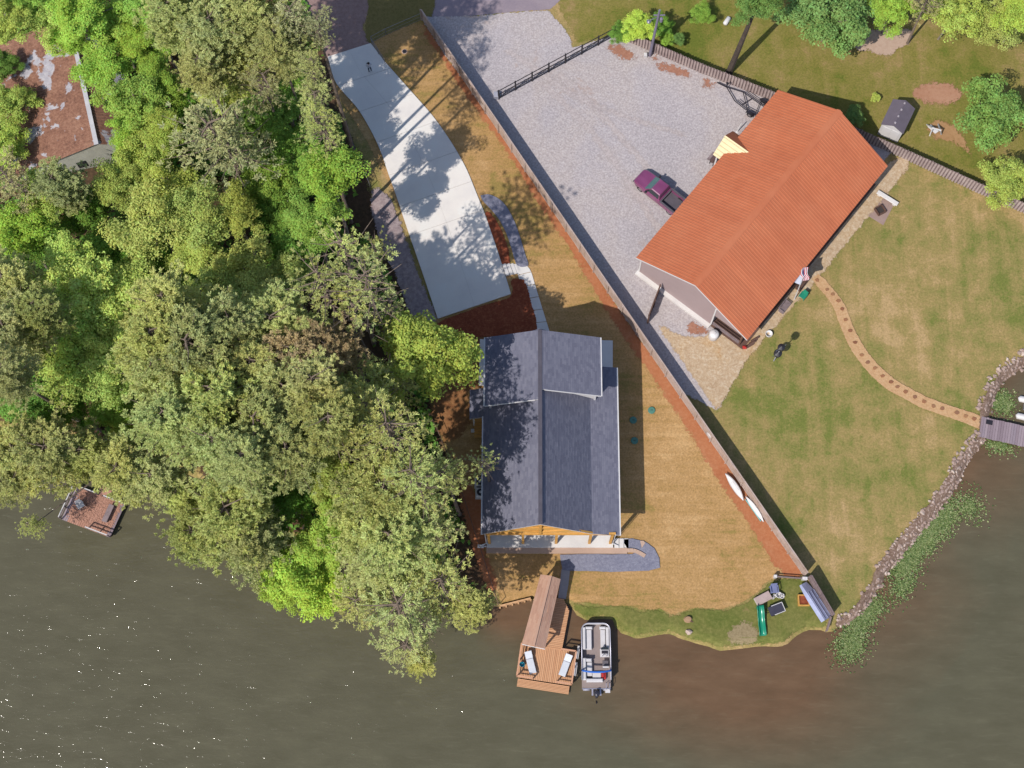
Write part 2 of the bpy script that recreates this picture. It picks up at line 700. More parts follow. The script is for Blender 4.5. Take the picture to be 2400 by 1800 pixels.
silt_a = 0.62 * np.exp(-np.clip(wsd, 0, None) / 2.6)
silt_a *= np.where(wp[:, 0] < P(1130, 1450).x, 0.55, 1.0)
silt_a += bump_at(1640, 1600, 11, 5.5, 0.75) + bump_at(1850, 1660, 8, 6, 0.45) + bump_at(1200, 1450, 2.5, 1.8, 0.6) + bump_at(2080, 1420, 8, 5, 0.4) + bump_at(2330, 1130, 5, 6, 0.4) + bump_at(1370, 1480, 4, 2, .4)
widx = np.arange(len(wp)).reshape(len(wys), len(wxs))
wf = np.stack([widx[:-1, :-1].ravel(), widx[:-1, 1:].ravel(), widx[1:, 1:].ravel(), widx[1:, :-1].ravel()], 1)
me = bpy.data.meshes.new('lake')
me.from_pydata(np.column_stack([wp, np.full(len(wp), WATER_Z)]).tolist(), [], wf.tolist())
me.update()
a_ = me.attributes.new('silt', 'FLOAT', 'POINT')
a_.data.foreach_set('value', silt_a.astype(np.float32))
me.materials.append(t.m)
lake = bpy.data.objects.new('lake', me)
COL.objects.link(lake)
lake['kind'] = 'structure'

# ---- ground covers
m_north = lawn('rough_lawn', A(146, 134, 76), A(134, 128, 64), A(112, 120, 50), A(168, 142, 98), math.radians(-20))
m_litter = ground('leaf_litter', [A(66, 58, 40), A(92, 70, 52), A(110, 82, 62)], [A(52, 48, 32), A(96, 74, 54), A(134, 104, 78)], 0.2, 3.0, 0.5, 0.6)
m_straw = lawn('straw_lawn_cover', A(196, 156, 108), A(186, 148, 98), A(164, 140, 84), A(212, 172, 124), 0.03, 1.8, (0.16, 1.9, 1))
m_clay = ground('red_clay', [A(182, 112, 74), A(194, 124, 84), A(200, 138, 98)], [A(164, 96, 64), A(192, 122, 84), A(212, 156, 118)], 0.4, 3.5, 0.45, 0.4)
m_stain = ground('rusty_gravel_stain', [A(170, 118, 96), A(186, 134, 112)], [A(146, 98, 80), A(184, 132, 110), A(206, 160, 140)], .4, 3.5, .5, .5)
m_mulch = ground('red_bark_mulch', [A(134, 66, 44), A(156, 80, 54), A(170, 96, 66)], [A(100, 46, 32), A(154, 78, 52), A(206, 134, 96)], 0.5, 5.0, 0.6, 0.9)
m_gravel = ground('pale_gravel', [A(190, 180, 182), A(200, 189, 190), A(206, 191, 184), A(194, 184, 186)],
                  [A(124, 118, 128), A(196, 187, 190), A(250, 244, 244)], 0.12, 5.5, 0.5, .8, patch=(0.17, 0.66, A(190, 166, 156)))
m_pebble = ground('cream_pebbles', [A(202, 172, 138), A(212, 184, 150), A(216, 178, 128)], [A(160, 130, 100), A(210, 182, 150), A(250, 238, 218)], 0.3, 4.0, 0.55, 1.0, patch=(0.3, 0.68, A(208, 150, 92)))
m_bluegravel = ground('blue_grey_gravel', [A(134, 134, 154), A(144, 144, 162), A(152, 150, 166)], [A(104, 104, 126), A(144, 144, 162), A(190, 190, 204)], 0.4, 5.0, 0.5, 0.8)
m_asphalt = ground('worn_asphalt', [A(150, 136, 148), A(164, 148, 156), A(172, 158, 164)], [A(138, 126, 138), A(166, 152, 160), A(184, 170, 176)], 0.3, 5.0, 0.3, 0.2)
m_bank = ground('bank_grass', [A(92, 108, 44), A(116, 122, 58), A(140, 134, 76), A(106, 116, 52)], [A(76, 92, 36), A(118, 122, 60), A(166, 160, 96)], 0.28, 3.2, 0.45, 0.7,
                patch=(0.3, 0.68, A(160, 136, 92)))
m_sand = ground('pale_sand', [A(196, 166, 146), A(206, 178, 158)], [A(180, 146, 124), A(204, 176, 156), A(222, 198, 180)], 0.4, 3.0, 0.4, 0.3)
m_pathsand = ground('path_pebble', [A(206, 162, 118), A(220, 178, 132)], [A(180, 134, 96), A(216, 174, 130), A(240, 208, 170)], 0.5, 5.0, 0.5, 0.7)


def concrete(name, base, dark, light, seams=None):
    t = NT(name)
    c = t.ramp(t.noise(0.35, 5, 0.6), stops([dark, base, light]))
    c = t.mix(0.3, c, t.ramp(t.noise(7.0, 5, 0.7), stops([dark, base, light])))
    t.color(c)
    t.rough(0.85)
    t.spec(0.3)
    t.bump(t.noise(9.0, 4, 0.7), 0.15, 0.02)
    return t.m


m_conc = concrete('broom_concrete', A(254, 246, 238), A(240, 233, 229), A(255, 252, 246))
m_conc2 = concrete('pale_concrete', A(242, 236, 232), A(226, 220, 218), A(252, 248, 244))
m_tan = concrete('tan_concrete', A(206, 174, 154), A(190, 158, 140), A(218, 188, 168))

soft('forest_floor', [(-400, -300), (700, -300), (705, 0), (735, 60), (765, 120), (790, 250), (850, 380), (880, 500), (930, 640), (980, 760), (1000, 900),
                       (1040, 1050), (1075, 1150), (1120, 1290), (1150, 1395), (1060, 1372), (960, 1338), (860, 1308), (770, 1288), (695, 1255), (612, 1205), (545, 1148), (462, 1100), (400, 1070),
                       (335, 1052), (255, 1034), (172, 1012), (100, 998), (0, 984), (-300, 955), (-1400, 890), (-1400, -300)], m_litter, 0.8, curve=False)
soft('north_lawn', [(1290, -260), (1310, 20), (1340, 70), (1352, 100), (1440, 82), (1560, 140), (1830, 238), (2118, 372), (2300, 456), (2420, 508), (3300, 860), (3300, -260)], m_north, 0.5, curve=False)
soft('asphalt_road', [(1000, 40), (1020, 46), (1120, 36), (1200, 28), (1290, 22), (1325, -12), (1345, -120), (900, -120)], m_asphalt, 0.15, curve=False)
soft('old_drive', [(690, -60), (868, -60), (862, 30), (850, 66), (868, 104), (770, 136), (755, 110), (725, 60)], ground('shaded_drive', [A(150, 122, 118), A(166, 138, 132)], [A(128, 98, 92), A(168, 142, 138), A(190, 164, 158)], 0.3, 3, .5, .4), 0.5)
soft('verge', [(868, -60), (1010, -60), (1012, 42), (985, 52), (905, 84), (868, 102), (856, 66), (864, 20)], ground('verge_grass', [A(112, 106, 56), A(134, 120, 72)], [A(92, 88, 42), A(140, 126, 78), A(160, 140, 96)], .3, 3, .5, .5), 0.35)
soft('straw_yard', [(868, 100), (905, 82), (988, 46), (1047, 133), (1096, 195), (1200, 336), (1363, 586), (1425, 686), (1498, 792), (1580, 902), (1645, 997),
                     (1710, 1095), (1800, 1222), (1867, 1320), (1884, 1351), (1830, 1350), (1800, 1362), (1770, 1392), (1740, 1412), (1705, 1424), (1690, 1428),
                     (1630, 1424), (1600, 1432), (1580, 1442), (1545, 1426), (1500, 1430), (1480, 1420), (1440, 1422), (1390, 1414), (1345, 1410), (1330, 1402), (1245, 1396), (1176, 1412),
                     (1150, 1340), (1120, 1230), (1085, 1130), (1040, 1030), (1010, 930), (1005, 800), (1020, 760), (1020, 700), (940, 500), (905, 420), (860, 330), (815, 260), (770, 190)], m_straw, 0.22, curve=False)
soft('dirt_side_yard', [(1012, 775), (1130, 775), (1132, 905), (1100, 912), (1100, 990), (1060, 1035), (1030, 1015), (1010, 930)], ground('bare_side_soil', [A(146, 96, 62), A(160, 114, 74), A(136, 104, 62)], [A(120, 74, 46), A(160, 112, 72), A(186, 146, 100)], .35, 3, .5, .5), 0.7)
soft('red_side_yard', [(1078, 1130), (1110, 1150), (1134, 1190), (1140, 1270), (1140, 1300), (1165, 1370), (1150, 1395), (1110, 1290), (1085, 1200)], m_clay, 0.6)
soft('clay_strip', [(1000, 92), (1024, 118), (1072, 196), (1186, 352), (1252, 462), (1335, 582), (1398, 690), (1470, 800), (1545, 905), (1606, 998), (1672, 1108), (1762, 1238), (1820, 1330), (1850, 1350),
                     (1884, 1351), (1867, 1320), (1800, 1222), (1710, 1095), (1645, 997), (1580, 902), (1498, 792), (1425, 686), (1363, 586), (1200, 336), (1096, 195), (1047, 133), (996, 58)], m_clay, 0.6)
soft('bank_verge', [(1338, 1414), (1345, 1412), (1385, 1424), (1430, 1420), (1448, 1420), (1470, 1424), (1500, 1436), (1545, 1430), (1575, 1446), (1605, 1436), (1640, 1428), (1700, 1430), (1742, 1416), (1772, 1396), (1802, 1368), (1832, 1356), (1884, 1357), (1935, 1440),
                     (1938, 1468), (1930, 1470), (1890, 1468), (1860, 1484), (1838, 1504), (1816, 1508), (1788, 1506), (1740, 1511), (1690, 1515), (1648, 1503), (1608, 1491), (1566, 1475), (1520, 1483), (1493, 1487),
                     (1463, 1477), (1452, 1466), (1445, 1444), (1406, 1442), (1375, 1444), (1358, 1433), (1347, 1420)], m_bank, 0.35, curve=False)
soft('brush_patch', [(1708, 1485), (1725, 1462), (1760, 1460), (1778, 1480), (1772, 1503), (1740, 1509), (1712, 1506)], ground('dry_brush', [A(150, 132, 96), A(162, 144, 108)], [A(120, 106, 74), A(170, 150, 116), A(186, 168, 134)], .8, 6, .6, .6), 0.6)
soft('gravel_lot', [(1000, 40), (1120, 37), (1200, 29), (1285, 24), (1300, 42), (1322, 66), (1336, 88), (1342, 112), (1395, 96), (1440, 82), (1470, 96), (1642, 166), (1800, 228), (1880, 262), (2090, 354), (2056, 396),
                     (1880, 620), (1770, 745), (1740, 810), (1745, 830), (1690, 950), (1680, 962), (1590, 915), (1500, 795), (1427, 688), (1363, 588), (1200, 338), (1096, 197), (1047, 135), (992, 50)], m_gravel, 0.25, curve=False)
m_track = ground('packed_track_gravel', [A(196, 183, 182), A(205, 191, 188)], [A(140, 130, 134), A(199, 187, 186), A(246, 238, 236)], .3, 4.6, .5, .6)
for tk_ in ([(1262, 196), (1300, 230), (1370, 300), (1440, 390), (1490, 470), (1540, 545)], [(1300, 176), (1345, 212), (1420, 290), (1490, 372), (1545, 440), (1590, 500)], [(1180, 120), (1230, 150), (1280, 190), (1360, 240), (1470, 280), (1600, 320)]):
    soft('wheel_track', tk_ + [(x + 14, y - 6) for x, y in tk_[::-1]], m_track, .55, .25, False)
soft('clay_patch', [(1425, 110), (1450, 106), (1478, 120), (1488, 136), (1470, 142), (1445, 128), (1432, 120)], m_stain, 0.7)
soft('clay_patch', [(1537, 148), (1560, 150), (1595, 158), (1618, 172), (1612, 182), (1588, 178), (1565, 166), (1545, 164)], m_stain, 0.7)
soft('clay_patch', [(1525, 124), (1540, 128), (1546, 138), (1530, 140)], m_stain, 0.7)
soft('clay_patch', [(1642, 190), (1660, 188), (1678, 195), (1672, 203), (1652, 202)], m_stain, 0.7)
soft('clay_patch', [(1608, 762), (1625, 758), (1650, 768), (1662, 780), (1640, 786), (1618, 780)], m_stain, 0.7)
soft('pebble_apron', [(1540, 762), (1560, 766), (1590, 785), (1622, 790), (1650, 790), (1680, 770), (1725, 800), (1744, 800), (1770, 770), (1825, 700), (1885, 630), (1970, 528), (2046, 430), (2084, 380), (2122, 366), (2131, 380), (2126, 396),
                       (2072, 462), (1990, 562), (1905, 668), (1852, 724), (1790, 796), (1745, 850), (1688, 952), (1680, 962), (1640, 905)], m_pebble, 0.35, curve=False)
soft('garden_path', [(1902, 652), (1918, 642), (1934, 655), (1952, 676), (1974, 704), (1984, 722), (1994, 750), (2004, 774), (2018, 800), (2034, 826), (2062, 858), (2096, 888), (2130, 908), (2174, 931), (2214, 946), (2244, 956), (2280, 968), (2304, 976),
                      (2306, 1006), (2292, 1004), (2268, 994), (2228, 980), (2198, 969), (2158, 955), (2112, 930), (2082, 915), (2070, 906), (2036, 874), (2006, 836), (1990, 810), (1977, 782), (1966, 756), (1958, 730), (1950, 714), (1932, 690), (1918, 674)], m_pathsand, 0.1)
soft('sand_patch', [(2000, 98), (2020, 82), (2045, 72), (2095, 66), (2135, 70), (2138, 92), (2112, 112), (2100, 116), (2085, 132), (2060, 128), (2035, 118), (2010, 118)], m_sand, 0.5)
soft('soil_patch', [(2140, 222), (2160, 200), (2195, 194), (2235, 200), (2256, 218), (2245, 236), (2205, 243), (2165, 238)], ground('pink_soil', [A(180, 128, 100), A(192, 146, 118)], [A(160, 110, 84), A(196, 150, 122), A(206, 168, 142)], .3, 3, .4, .3), 0.7)
soft('soil_patch', [(2175, 300), (2200, 280), (2240, 300), (2262, 330), (2280, 370), (2262, 350), (2230, 330), (2195, 325)], ground('tan_soil', [A(176, 134, 92), A(186, 146, 104)], [A(150, 112, 74), A(188, 146, 104), A(206, 168, 128)], .3, 3, .4, .3), 0.7)
soft('rocky_verge', [(868, 470), (884, 440), (906, 455), (918, 470), (945, 545), (975, 630), (1022, 750), (975, 752), (948, 700), (925, 640), (892, 570)], ground('rocky_soil', [A(150, 132, 138), A(176, 156, 156), A(166, 140, 134)], [A(112, 96, 102), A(176, 158, 158), A(222, 206, 200)], .4, 3, .55, .8), 0.4)
soft('mulch_bed', [(1022, 760), (1060, 742), (1130, 716), (1200, 694), (1196, 660), (1208, 652), (1228, 656), (1240, 690), (1256, 778), (1180, 786), (1110, 790), (1050, 792)], m_mulch, 0.18)
soft('mulch_bed', [(1135, 492), (1150, 498), (1170, 530), (1188, 575), (1196, 616), (1180, 626), (1165, 580), (1148, 534)], m_mulch, 0.18)

# ---- driveway of separate concrete slabs
drive = empty('driveway', P(1000, 420))
drive['kind'] = 'structure'
DL = [(768, 134), (784, 188), (802, 214), (840, 258), (872, 312), (893, 358), (908, 402), (926, 452), (946, 512), (963, 562), (994, 652), (1026, 748)]
DR = [(869, 102), (898, 140), (924, 170), (972, 224), (1014, 272), (1050, 322), (1076, 364), (1096, 402), (1118, 456), (1140, 511), (1172, 606), (1198, 690)]
lw = smooth_poly(pxs(DL), False, 0.3)
rw = smooth_poly(pxs(DR), False, 0.3)


def along(path, s):
    p = np.array(path)
    d = np.r_[0, np.cumsum(np.linalg.norm(np.diff(p, axis=0), axis=1))]
    x = s * d[-1]
    return np.array([np.interp(x, d, p[:, 0]), np.interp(x, d, p[:, 1])])


cuts = [0, .115, .235, .36, .485, .60, .705, 1.0]
for a, b in zip(cuts[:-1], cuts[1:]):
    g = 0.0006
    ks = np.linspace(a + g, b - g, 9)
    for h0, h1 in ((0.003, .499), (.501, .997)):
        poly = [tuple(along(lw, s) * (1 - h0) + along(rw, s) * h0) for s in ks] + [tuple(along(lw, s) * (1 - h1) + along(rw, s) * h1) for s in ks[::-1]]
        MB().prism(poly, -0.05, 0.13).part('slab', m_conc, drive)
MB().prism([tuple(along(lw, s)) for s in np.linspace(0.004, .996, 40)] + [tuple(along(rw, s)) for s in np.linspace(.996, 0.004, 40)], -0.06, 0.105).part('joint_base', plain('joint_dirt', A(206, 198, 192), .9), drive)

# ---- walks
sheet('gravel_walk', [(1126, 458), (1142, 455), (1164, 462), (1186, 482), (1204, 512), (1218, 550), (1232, 600), (1238, 622), (1212, 622), (1198, 580), (1186, 545), (1168, 512), (1150, 490), (1134, 474)], m_bluegravel, 0.02)
walk = empty('garden_walk', P(1225, 690))
walk['kind'] = 'structure'
WL = [(1200, 620), (1212, 640), (1224, 680), (1240, 740), (1254, 786)]
WR = [(1224, 616), (1242, 632), (1254, 668), (1270, 720), (1290, 784)]
wlw, wrw = smooth_poly(pxs(WL), False, .3), smooth_poly(pxs(WR), False, .3)
for a, b in zip(np.linspace(0, 1, 7)[:-1], np.linspace(0, 1, 7)[1:]):
    ks = np.linspace(a + .004, b - .004, 5)
    MB().prism([tuple(along(wlw, s)) for s in ks] + [tuple(along(wrw, s)) for s in ks[::-1]], -.05, .10).part('slab', m_conc2, walk)
steps = empty('garden_steps', P(1190, 632), 'three pale concrete steps between driveway edge and curved walk', 'steps')
for i in range(3):
    a, b, c, d = P(1177 + i * 9, 622 - i * 1.0), P(1185 + i * 9, 620 - i), P(1194 + i * 9, 646 - i * 2), P(1186 + i * 9, 648 - i * 2)
    MB().prism([tuple(q[:2]) for q in (a, b, c, d)], -.05, 0.28 - i * .07).part('step', m_conc2, steps)
patio = sheet('gravel_patio', [(1312, 1300), (1420, 1299), (1480, 1298), (1496, 1294), (1470, 1284), (1458, 1264), (1480, 1262), (1510, 1268), (1534, 1284), (1546, 1308), (1547, 1330), (1520, 1338), (1440, 1340), (1337, 1338), (1318, 1336)], m_bluegravel, 0.02, False)
MB().prism(pxs([(1316, 1334), (1336, 1336), (1332, 1372), (1326, 1404), (1308, 1402), (1312, 1370)]), -.1, .06).structure('dock_walk', concrete('grey_concrete', A(176, 172, 176), A(160, 156, 162), A(190, 186, 188)))
MB().prism(pxs([(1406, 798), (1436, 799), (1436, 862), (1406, 861)]), -.05, .12).structure('side_pad', m_conc2)
MB().prism(pxs([(1125, 796), (1150, 796), (1150, 906), (1122, 904)]), -.05, .12).structure('side_pad', m_conc2)
MB().prism(pxs([(2036, 470), (2052, 455), (2098, 474), (2070, 528), (2028, 502)]), -.05, .05).structure('fire_pit_pad', concrete('mauve_paver', A(172, 146, 136), A(156, 130, 124), A(186, 160, 150)))

# ================================================================== buildings
def local(root, p):
    """world point -> coordinates of a top-level root"""
    m = Matrix.Translation(root.location) @ Matrix.Rotation(root.rotation_euler.z, 4, 'Z')
    return m.inverted() @ Vector(p)


m_white = plain('white_paint', A(232, 228, 228), .45, var=.05)
m_trim = plain('white_trim', A(240, 236, 236), .4, var=.04)
m_dark = plain('black_steel', A(46, 42, 50), .5, var=.2)
m_timber = plain('yellow_pine', A(226, 168, 84), .6, var=.16, scale=3)
m_brownwood = plain('brown_stained_wood', A(112, 82, 70), .7, var=.25, scale=3)
m_greywood = plain('weathered_grey_wood', A(150, 132, 134), .85, var=.25, scale=2.5)
m_glass = plain('window_glass', A(52, 60, 66), .08, var=.1, spec=.6)


def orange_metal(name, rough):
    t = NT(name)
    c = t.ramp(t.noise(0.25, 4, .6), stops([A(208, 116, 74), A(216, 124, 82), A(220, 132, 90)]))
    oi = t.node('ShaderNodeObjectInfo')
    c = t.mix(1.0, c, t.ramp(oi.outputs['Random'], [(0, (.93, .92, .92, 1)), (1, (1.06, 1.06, 1.05, 1))]), 'MULTIPLY')
    c = t.mix(0.3, c, t.ramp(t.noise(1.2, 6, .7), stops([A(190, 104, 68), A(216, 124, 82), A(228, 144, 102)], .25, .75)))
    t.color(c)
    t.rough(rough)
    t.spec(.5)
    return t.m


m_orange = orange_metal('orange_metal_roofing', .55)
m_orange_glare = plain('glare_cream_metal', A(244, 224, 176), .4, var=.06, scale=.8)  # sun glare on the orange portico slope, painted in as cream
m_mauve = plain('mauve_siding', A(186, 164, 164), .7, var=.05, scale=.4)

# ---- barn with the orange metal roof -------------------------------
ZE, ZR = 3.8, 7.2
bA, bB, bC, bE = P(1490.9, 603.7, ZE), P(1750, 796.3, ZE), P(1824.6, 209.2, ZE), P(2081.3, 390.6, ZE)
bc = (bA + bB + bC + bE) / 4
BL, BW = 22.46, 12.88
barn = empty('barn', (bc.x, bc.y, 0), 'long barn with ribbed orange metal roof beside the gravel lot', 'barn', rz=ang(bA, bC))
hl, hw = BL / 2, BW / 2
pitch = math.atan2(ZR - ZE, hw)
SL = math.hypot(ZR - ZE, hw)
npan = 25
pw = BL / npan


def rib_panel(w, L, nrib, rh=.04, rw=.038, m=None, name='roof_panel'):
    """metal sheet with raised ribs: x across, y up the slope, z out"""
    prof = [(0, 0)]
    for k in range(nrib):
        c = w * (k + .5) / nrib
        prof += [(c - rw, 0), (c - rw * .45, rh), (c + rw * .45, rh), (c + rw, 0)]
    prof += [(w, 0)]
    mb = MB()
    n = len(prof)
    vs = [(x, 0, z) for x, z in prof] + [(x, L, z) for x, z in prof] + [(0, 0, -.03), (w, 0, -.03), (0, L, -.03), (w, L, -.03)]
    fs = [(i, i + 1, n + i + 1, n + i) for i in range(n - 1)]
    fs += [(2 * n, 2 * n + 2, 2 * n + 3, 2 * n + 1), (0, 2 * n, 2 * n + 1, n - 1), (2 * n - 1, 2 * n + 3, 2 * n + 2, n), (0, n, 2 * n + 2, 2 * n), (n - 1, 2 * n + 1, 2 * n + 3, 2 * n - 1)]
    mb.add(vs, fs)
    return mb.mesh(name, m)


pan = rib_panel(pw - .004, SL, 3, m=m_orange)
for i in range(npan):
    # slope facing the lawn (local -y): runs up towards +y
    piece('roof_panel', pan, barn, (-hl + i * pw, -hw, ZE), (pitch, 0, 0))
    # slope facing the gravel lot
    piece('roof_panel', pan, barn, (-hl + (i + 1) * pw, hw, ZE), (pitch, 0, math.pi))
MB().slab([(-hl - .02, -.32, ZR - .10), (hl + .02, -.32, ZR - .10), (hl + .02, 0, ZR + .07), (-hl - .02, 0, ZR + .07)], .02) \
    .slab([(-hl - .02, 0, ZR + .07), (hl + .02, 0, ZR + .07), (hl + .02, .32, ZR - .10), (-hl - .02, .32, ZR - .10)], .02).part('ridge_cap', m_orange, barn, False)
WY = -2.55      # wall line of the open side porch
gz_ = lambda y: ZR - (ZR - ZE) * abs(y) / hw - .12
w = MB()
wallpoly = [(hw - .45, 0.25), (hw - .45, gz_(hw - .45)), (0, gz_(0)), (WY, gz_(WY)), (WY, .25)]
n = len(wallpoly)
w.add([(-hl + .35, y, z) for y, z in wallpoly] + [(hl - .35, y, z) for y, z in wallpoly],
      [tuple(range(n)), tuple(range(2 * n - 1, n - 1, -1))] + [(j, i, n + i, n + j) for i, j in ((k, (k + 1) % n) for k in range(n))])
w.part('wall', m_mauve, barn, False)
# gable boarding above the porch
MB().add([(-hl + .352, WY, ZE - .9), (-hl + .352, WY, gz_(WY)), (-hl + .352, -hw + .4, gz_(-hw + .4)), (-hl + .352, -hw + .4, ZE - .9),
          (-hl + .50, WY, ZE - .9), (-hl + .50, WY, gz_(WY)), (-hl + .50, -hw + .4, gz_(-hw + .4)), (-hl + .50, -hw + .4, ZE - .9)],
         [(0, 1, 2, 3), (7, 6, 5, 4), (0, 4, 5, 1), (1, 5, 6, 2), (2, 6, 7, 3), (3, 7, 4, 0)]).part('gable_panel', m_mauve, barn, False)
MB().box(-hl - .05, -hl + .62, WY, hw - .25, -.05, .34).part('foundation', m_conc2, barn, False)
MB().box(-hl + .30, -hl + .349, hw - .50, hw - .38, .34, 3.9).part('corner_trim', m_trim, barn, False)
MB().box(-hl + .28, -hl + .349, WY - .06, WY + .08, .34, 4.6).part('corner_trim', m_trim, barn, False)
for s in (1, -1):
    MB().slab([(-hl - .03, s * hw, ZE - .02), (-hl + .02, s * hw, ZE - .02), (-hl + .02, 0, ZR - .02), (-hl - .03, 0, ZR - .02)], .16).part('rake_trim', m_trim, barn, False)
MB().box(-hl + .3, hl - .4, -hw + .10, WY - .01, -.05, .22).part('porch_floor', m_brownwood, barn, False)
for i in range(7):
    x = -hl + .45 + i * (BL - .95) / 6
    MB().box(x - .09, x + .09, -hw + .55, -hw + .73, 0, ZE - .18).part('porch_post', m_brownwood, barn, False)
MB().box(-hl + .4, hl - .4, -hw + .53, -hw + .75, ZE - .30, ZE - .05).part('porch_beam', m_brownwood, barn, False)
for i in range(3):
    MB().box(-hl + .36, -hl + .42, -hw + .7, WY - .1, .5 + i * .28, .58 + i * .28).part('porch_rail', m_greywood, barn, False)
# portico on the gravel side
q = [local(barn, P(*a)) for a in ((1698, 323, 4.35), (1744.6, 357, 5.0), (1718, 307, 3.3), (1671, 362, 3.3))]
px0 = (q[2].x + q[3].x) / 2
phw = abs(q[2].x - q[3].x) / 2
yo = (q[2].y + q[3].y) / 2
pzr, pze = 4.85, 3.3
yin = hw - (pzr - ZE) / math.tan(pitch) - .25
yie = hw - .05
MB().slab([(px0 + phw, yo, pze), (px0 + phw, yie, pze + .02), (px0, yin, pzr), (px0, yo, pzr)], .06).part('portico_roof', m_orange, barn, False)
MB().slab([(px0 - phw, yo, pze), (px0 - phw, yie, pze + .02), (px0, yin, pzr), (px0, yo, pzr)], .06).part('portico_roof', m_orange_glare, barn, False)
for k in range(5):
    f = (k + .5) / 5
    yb = yie + (yin - yie) * f
    MB().bar((px0 - phw * (1 - f), yo + .02, pze + (pzr - pze) * f + .03), (px0 - phw * (1 - f), yb, pze + (pzr - pze) * f + .03), .05, .05).part('portico_rib', m_orange_glare, barn, False)
for sx in (-1, 1):
    MB().box(px0 + sx * (phw - .25) - .08, px0 + sx * (phw - .25) + .08, yo - .45, yo - .29, 0, pze - .02).part('portico_post', m_trim, barn, False)
MB().box(px0 - .5, px0 + .5, hw - .449, hw - .42, .2, 2.3).part('door', m_trim, barn, False)
for x in (-6.5, 7.5):
    MB().box(x - .6, x + .6, hw - .449, hw - .42, 1.0, 2.2).part('window', m_glass, barn, False)

# ---- house with the charcoal shingle roof ---------------------------
def shingle_mat(name, cols):
    t = NT(name)
    g = t.node('ShaderNodeNewGeometry')
    c = t.ramp(g.outputs['Random Per Island'], stops(cols, .05, .95))
    c = t.mix(.35, c, t.ramp(t.noise(1.6, 5, .7), stops(cols, .25, .75)))
    t.color(c)
    t.rough(.9)
    t.spec(.25)
    t.bump(t.noise(14, 3, .7), .3, .02)
    return t.m


m_shingle = shingle_mat('charcoal_shingles', [A(112, 112, 130), A(120, 120, 138), A(128, 128, 145), A(138, 137, 153)])
m_cedar = shingle_mat('brown_shingles', [A(186, 144, 124), A(198, 156, 136), A(210, 170, 148), A(196, 160, 142)])


def shingles(e0, e1, r1, r0, expo=.19, tab=.4):
    """courses of shingles on the plane eave e0-e1, ridge r1-r0; each tab a wedge of its own"""
    e0, e1, r0, r1 = (Vector(p) for p in (e0, e1, r0, r1))
    nrm = (e1 - e0).cross(r0 - e0).normalized()
    if nrm.z < 0:
        nrm = -nrm
    nc = max(3, int((r0 - e0).length / expo))
    mb = MB()
    for i in range(nc):
        a, b = i / nc, min(1.0, (i + 1.25) / nc)
        l0, l1 = e0.lerp(r0, a), e1.lerp(r1, a)
        u0, u1 = e0.lerp(r0, b), e1.lerp(r1, b)
        nt = max(1, int((l1 - l0).length / tab))
        off = random.random()
        cutp = [0] + [min(1, max(0, (k + off) / nt)) for k in range(nt)] + [1]
        for c0, c1 in zip(cutp[:-1], cutp[1:]):
            if c1 - c0 < 1e-4:
                continue
            th = .022 + random.random() * .012
            A_, B_ = l0.lerp(l1, c0), l0.lerp(l1, c1)
            C_, D_ = u0.lerp(u1, c1), u0.lerp(u1, c0)
            mb.add([A_ + nrm * th, B_ + nrm * th, C_ + nrm * .004, D_ + nrm * .004, A_, B_],
                   [(0, 1, 2, 3) if (B_ - A_).cross(D_ - A_).z > 0 else (3, 2, 1, 0), (0, 4, 5, 1)])
    return mb


def stuff(o):
    o['kind'] = 'stuff'
    return o


hx0 = P(1130.5, 1252.8, 5.0).x
hx1 = P(1452, 1255, 4.6).x
hxr = hx0 + 5.03
hxb = P(1387, 1253, 5.2).x
hyS = P(1266.3, 1228.9, 9.4).y
hyN = P(1271, 775.5, 9.2).y
hyE = P(1452.4, 861.7, 4.6).y
dx0 = P(1137.5, 830, 7.4).x
dx1 = P(1407.3, 860, 7.4).x
dyL = P(1135, 951, 7.4).y
dyR = P(1407, 927.6, 7.4).y
HZR, HZL, HZB, HZE, DZE = 9.4, 5.0, 5.2, 4.6, 7.4
house = empty('lake_house', ((hx0 + hx1) / 2, (hyS + hyN) / 2, 0), 'two-storey lake house with charcoal shingle roof and yellow timber gable porch', 'house')
roof = empty('roof', (0, 0, 0))
roof.parent = house
hv = lambda x, y, z: Vector((x, y, z))
MB().slab([hv(hx0, hyS, HZL), hv(hxr, hyS, HZR), hv(hxr, hyN + .15, HZR), hv(hx0, hyN + .15, HZL)], .18).part('roof_deck', m_trim, roof)
MB().slab([hv(hxr, hyS, HZR), hv(hxb, hyS, HZB), hv(hxb, hyE, HZB), hv(hxr, hyE, HZR)], .18).part('roof_deck', m_trim, roof)
MB().slab([hv(hxb, hyS, HZB), hv(hx1, hyS, HZE), hv(hx1, hyE, HZE), hv(hxb, hyE, HZB)], .18).part('roof_deck', m_trim, roof)
MB().slab([hv(hxr, hyE, HZR), hv(hxb, hyE, HZB), hv(hxb, hyN + .15, HZB), hv(hxr, hyN + .15, HZR)], .18).part('roof_deck', m_trim, roof)
stuff(shingles((hx0, hyS, HZL), (hx0, hyN + .15, HZL), (hxr, hyN + .15, HZR), (hxr, hyS, HZR)).part('shingle_slope', m_shingle, roof))
stuff(shingles((hxb, hyS, HZB), (hxb, hyN + .15, HZB), (hxr, hyN + .15, HZR), (hxr, hyS, HZR)).part('shingle_slope', m_shingle, roof))
stuff(shingles((hx1, hyS, HZE), (hx1, hyE, HZE), (hxb, hyE, HZB), (hxb, hyS, HZB)).part('shingle_slope', m_shingle, roof))
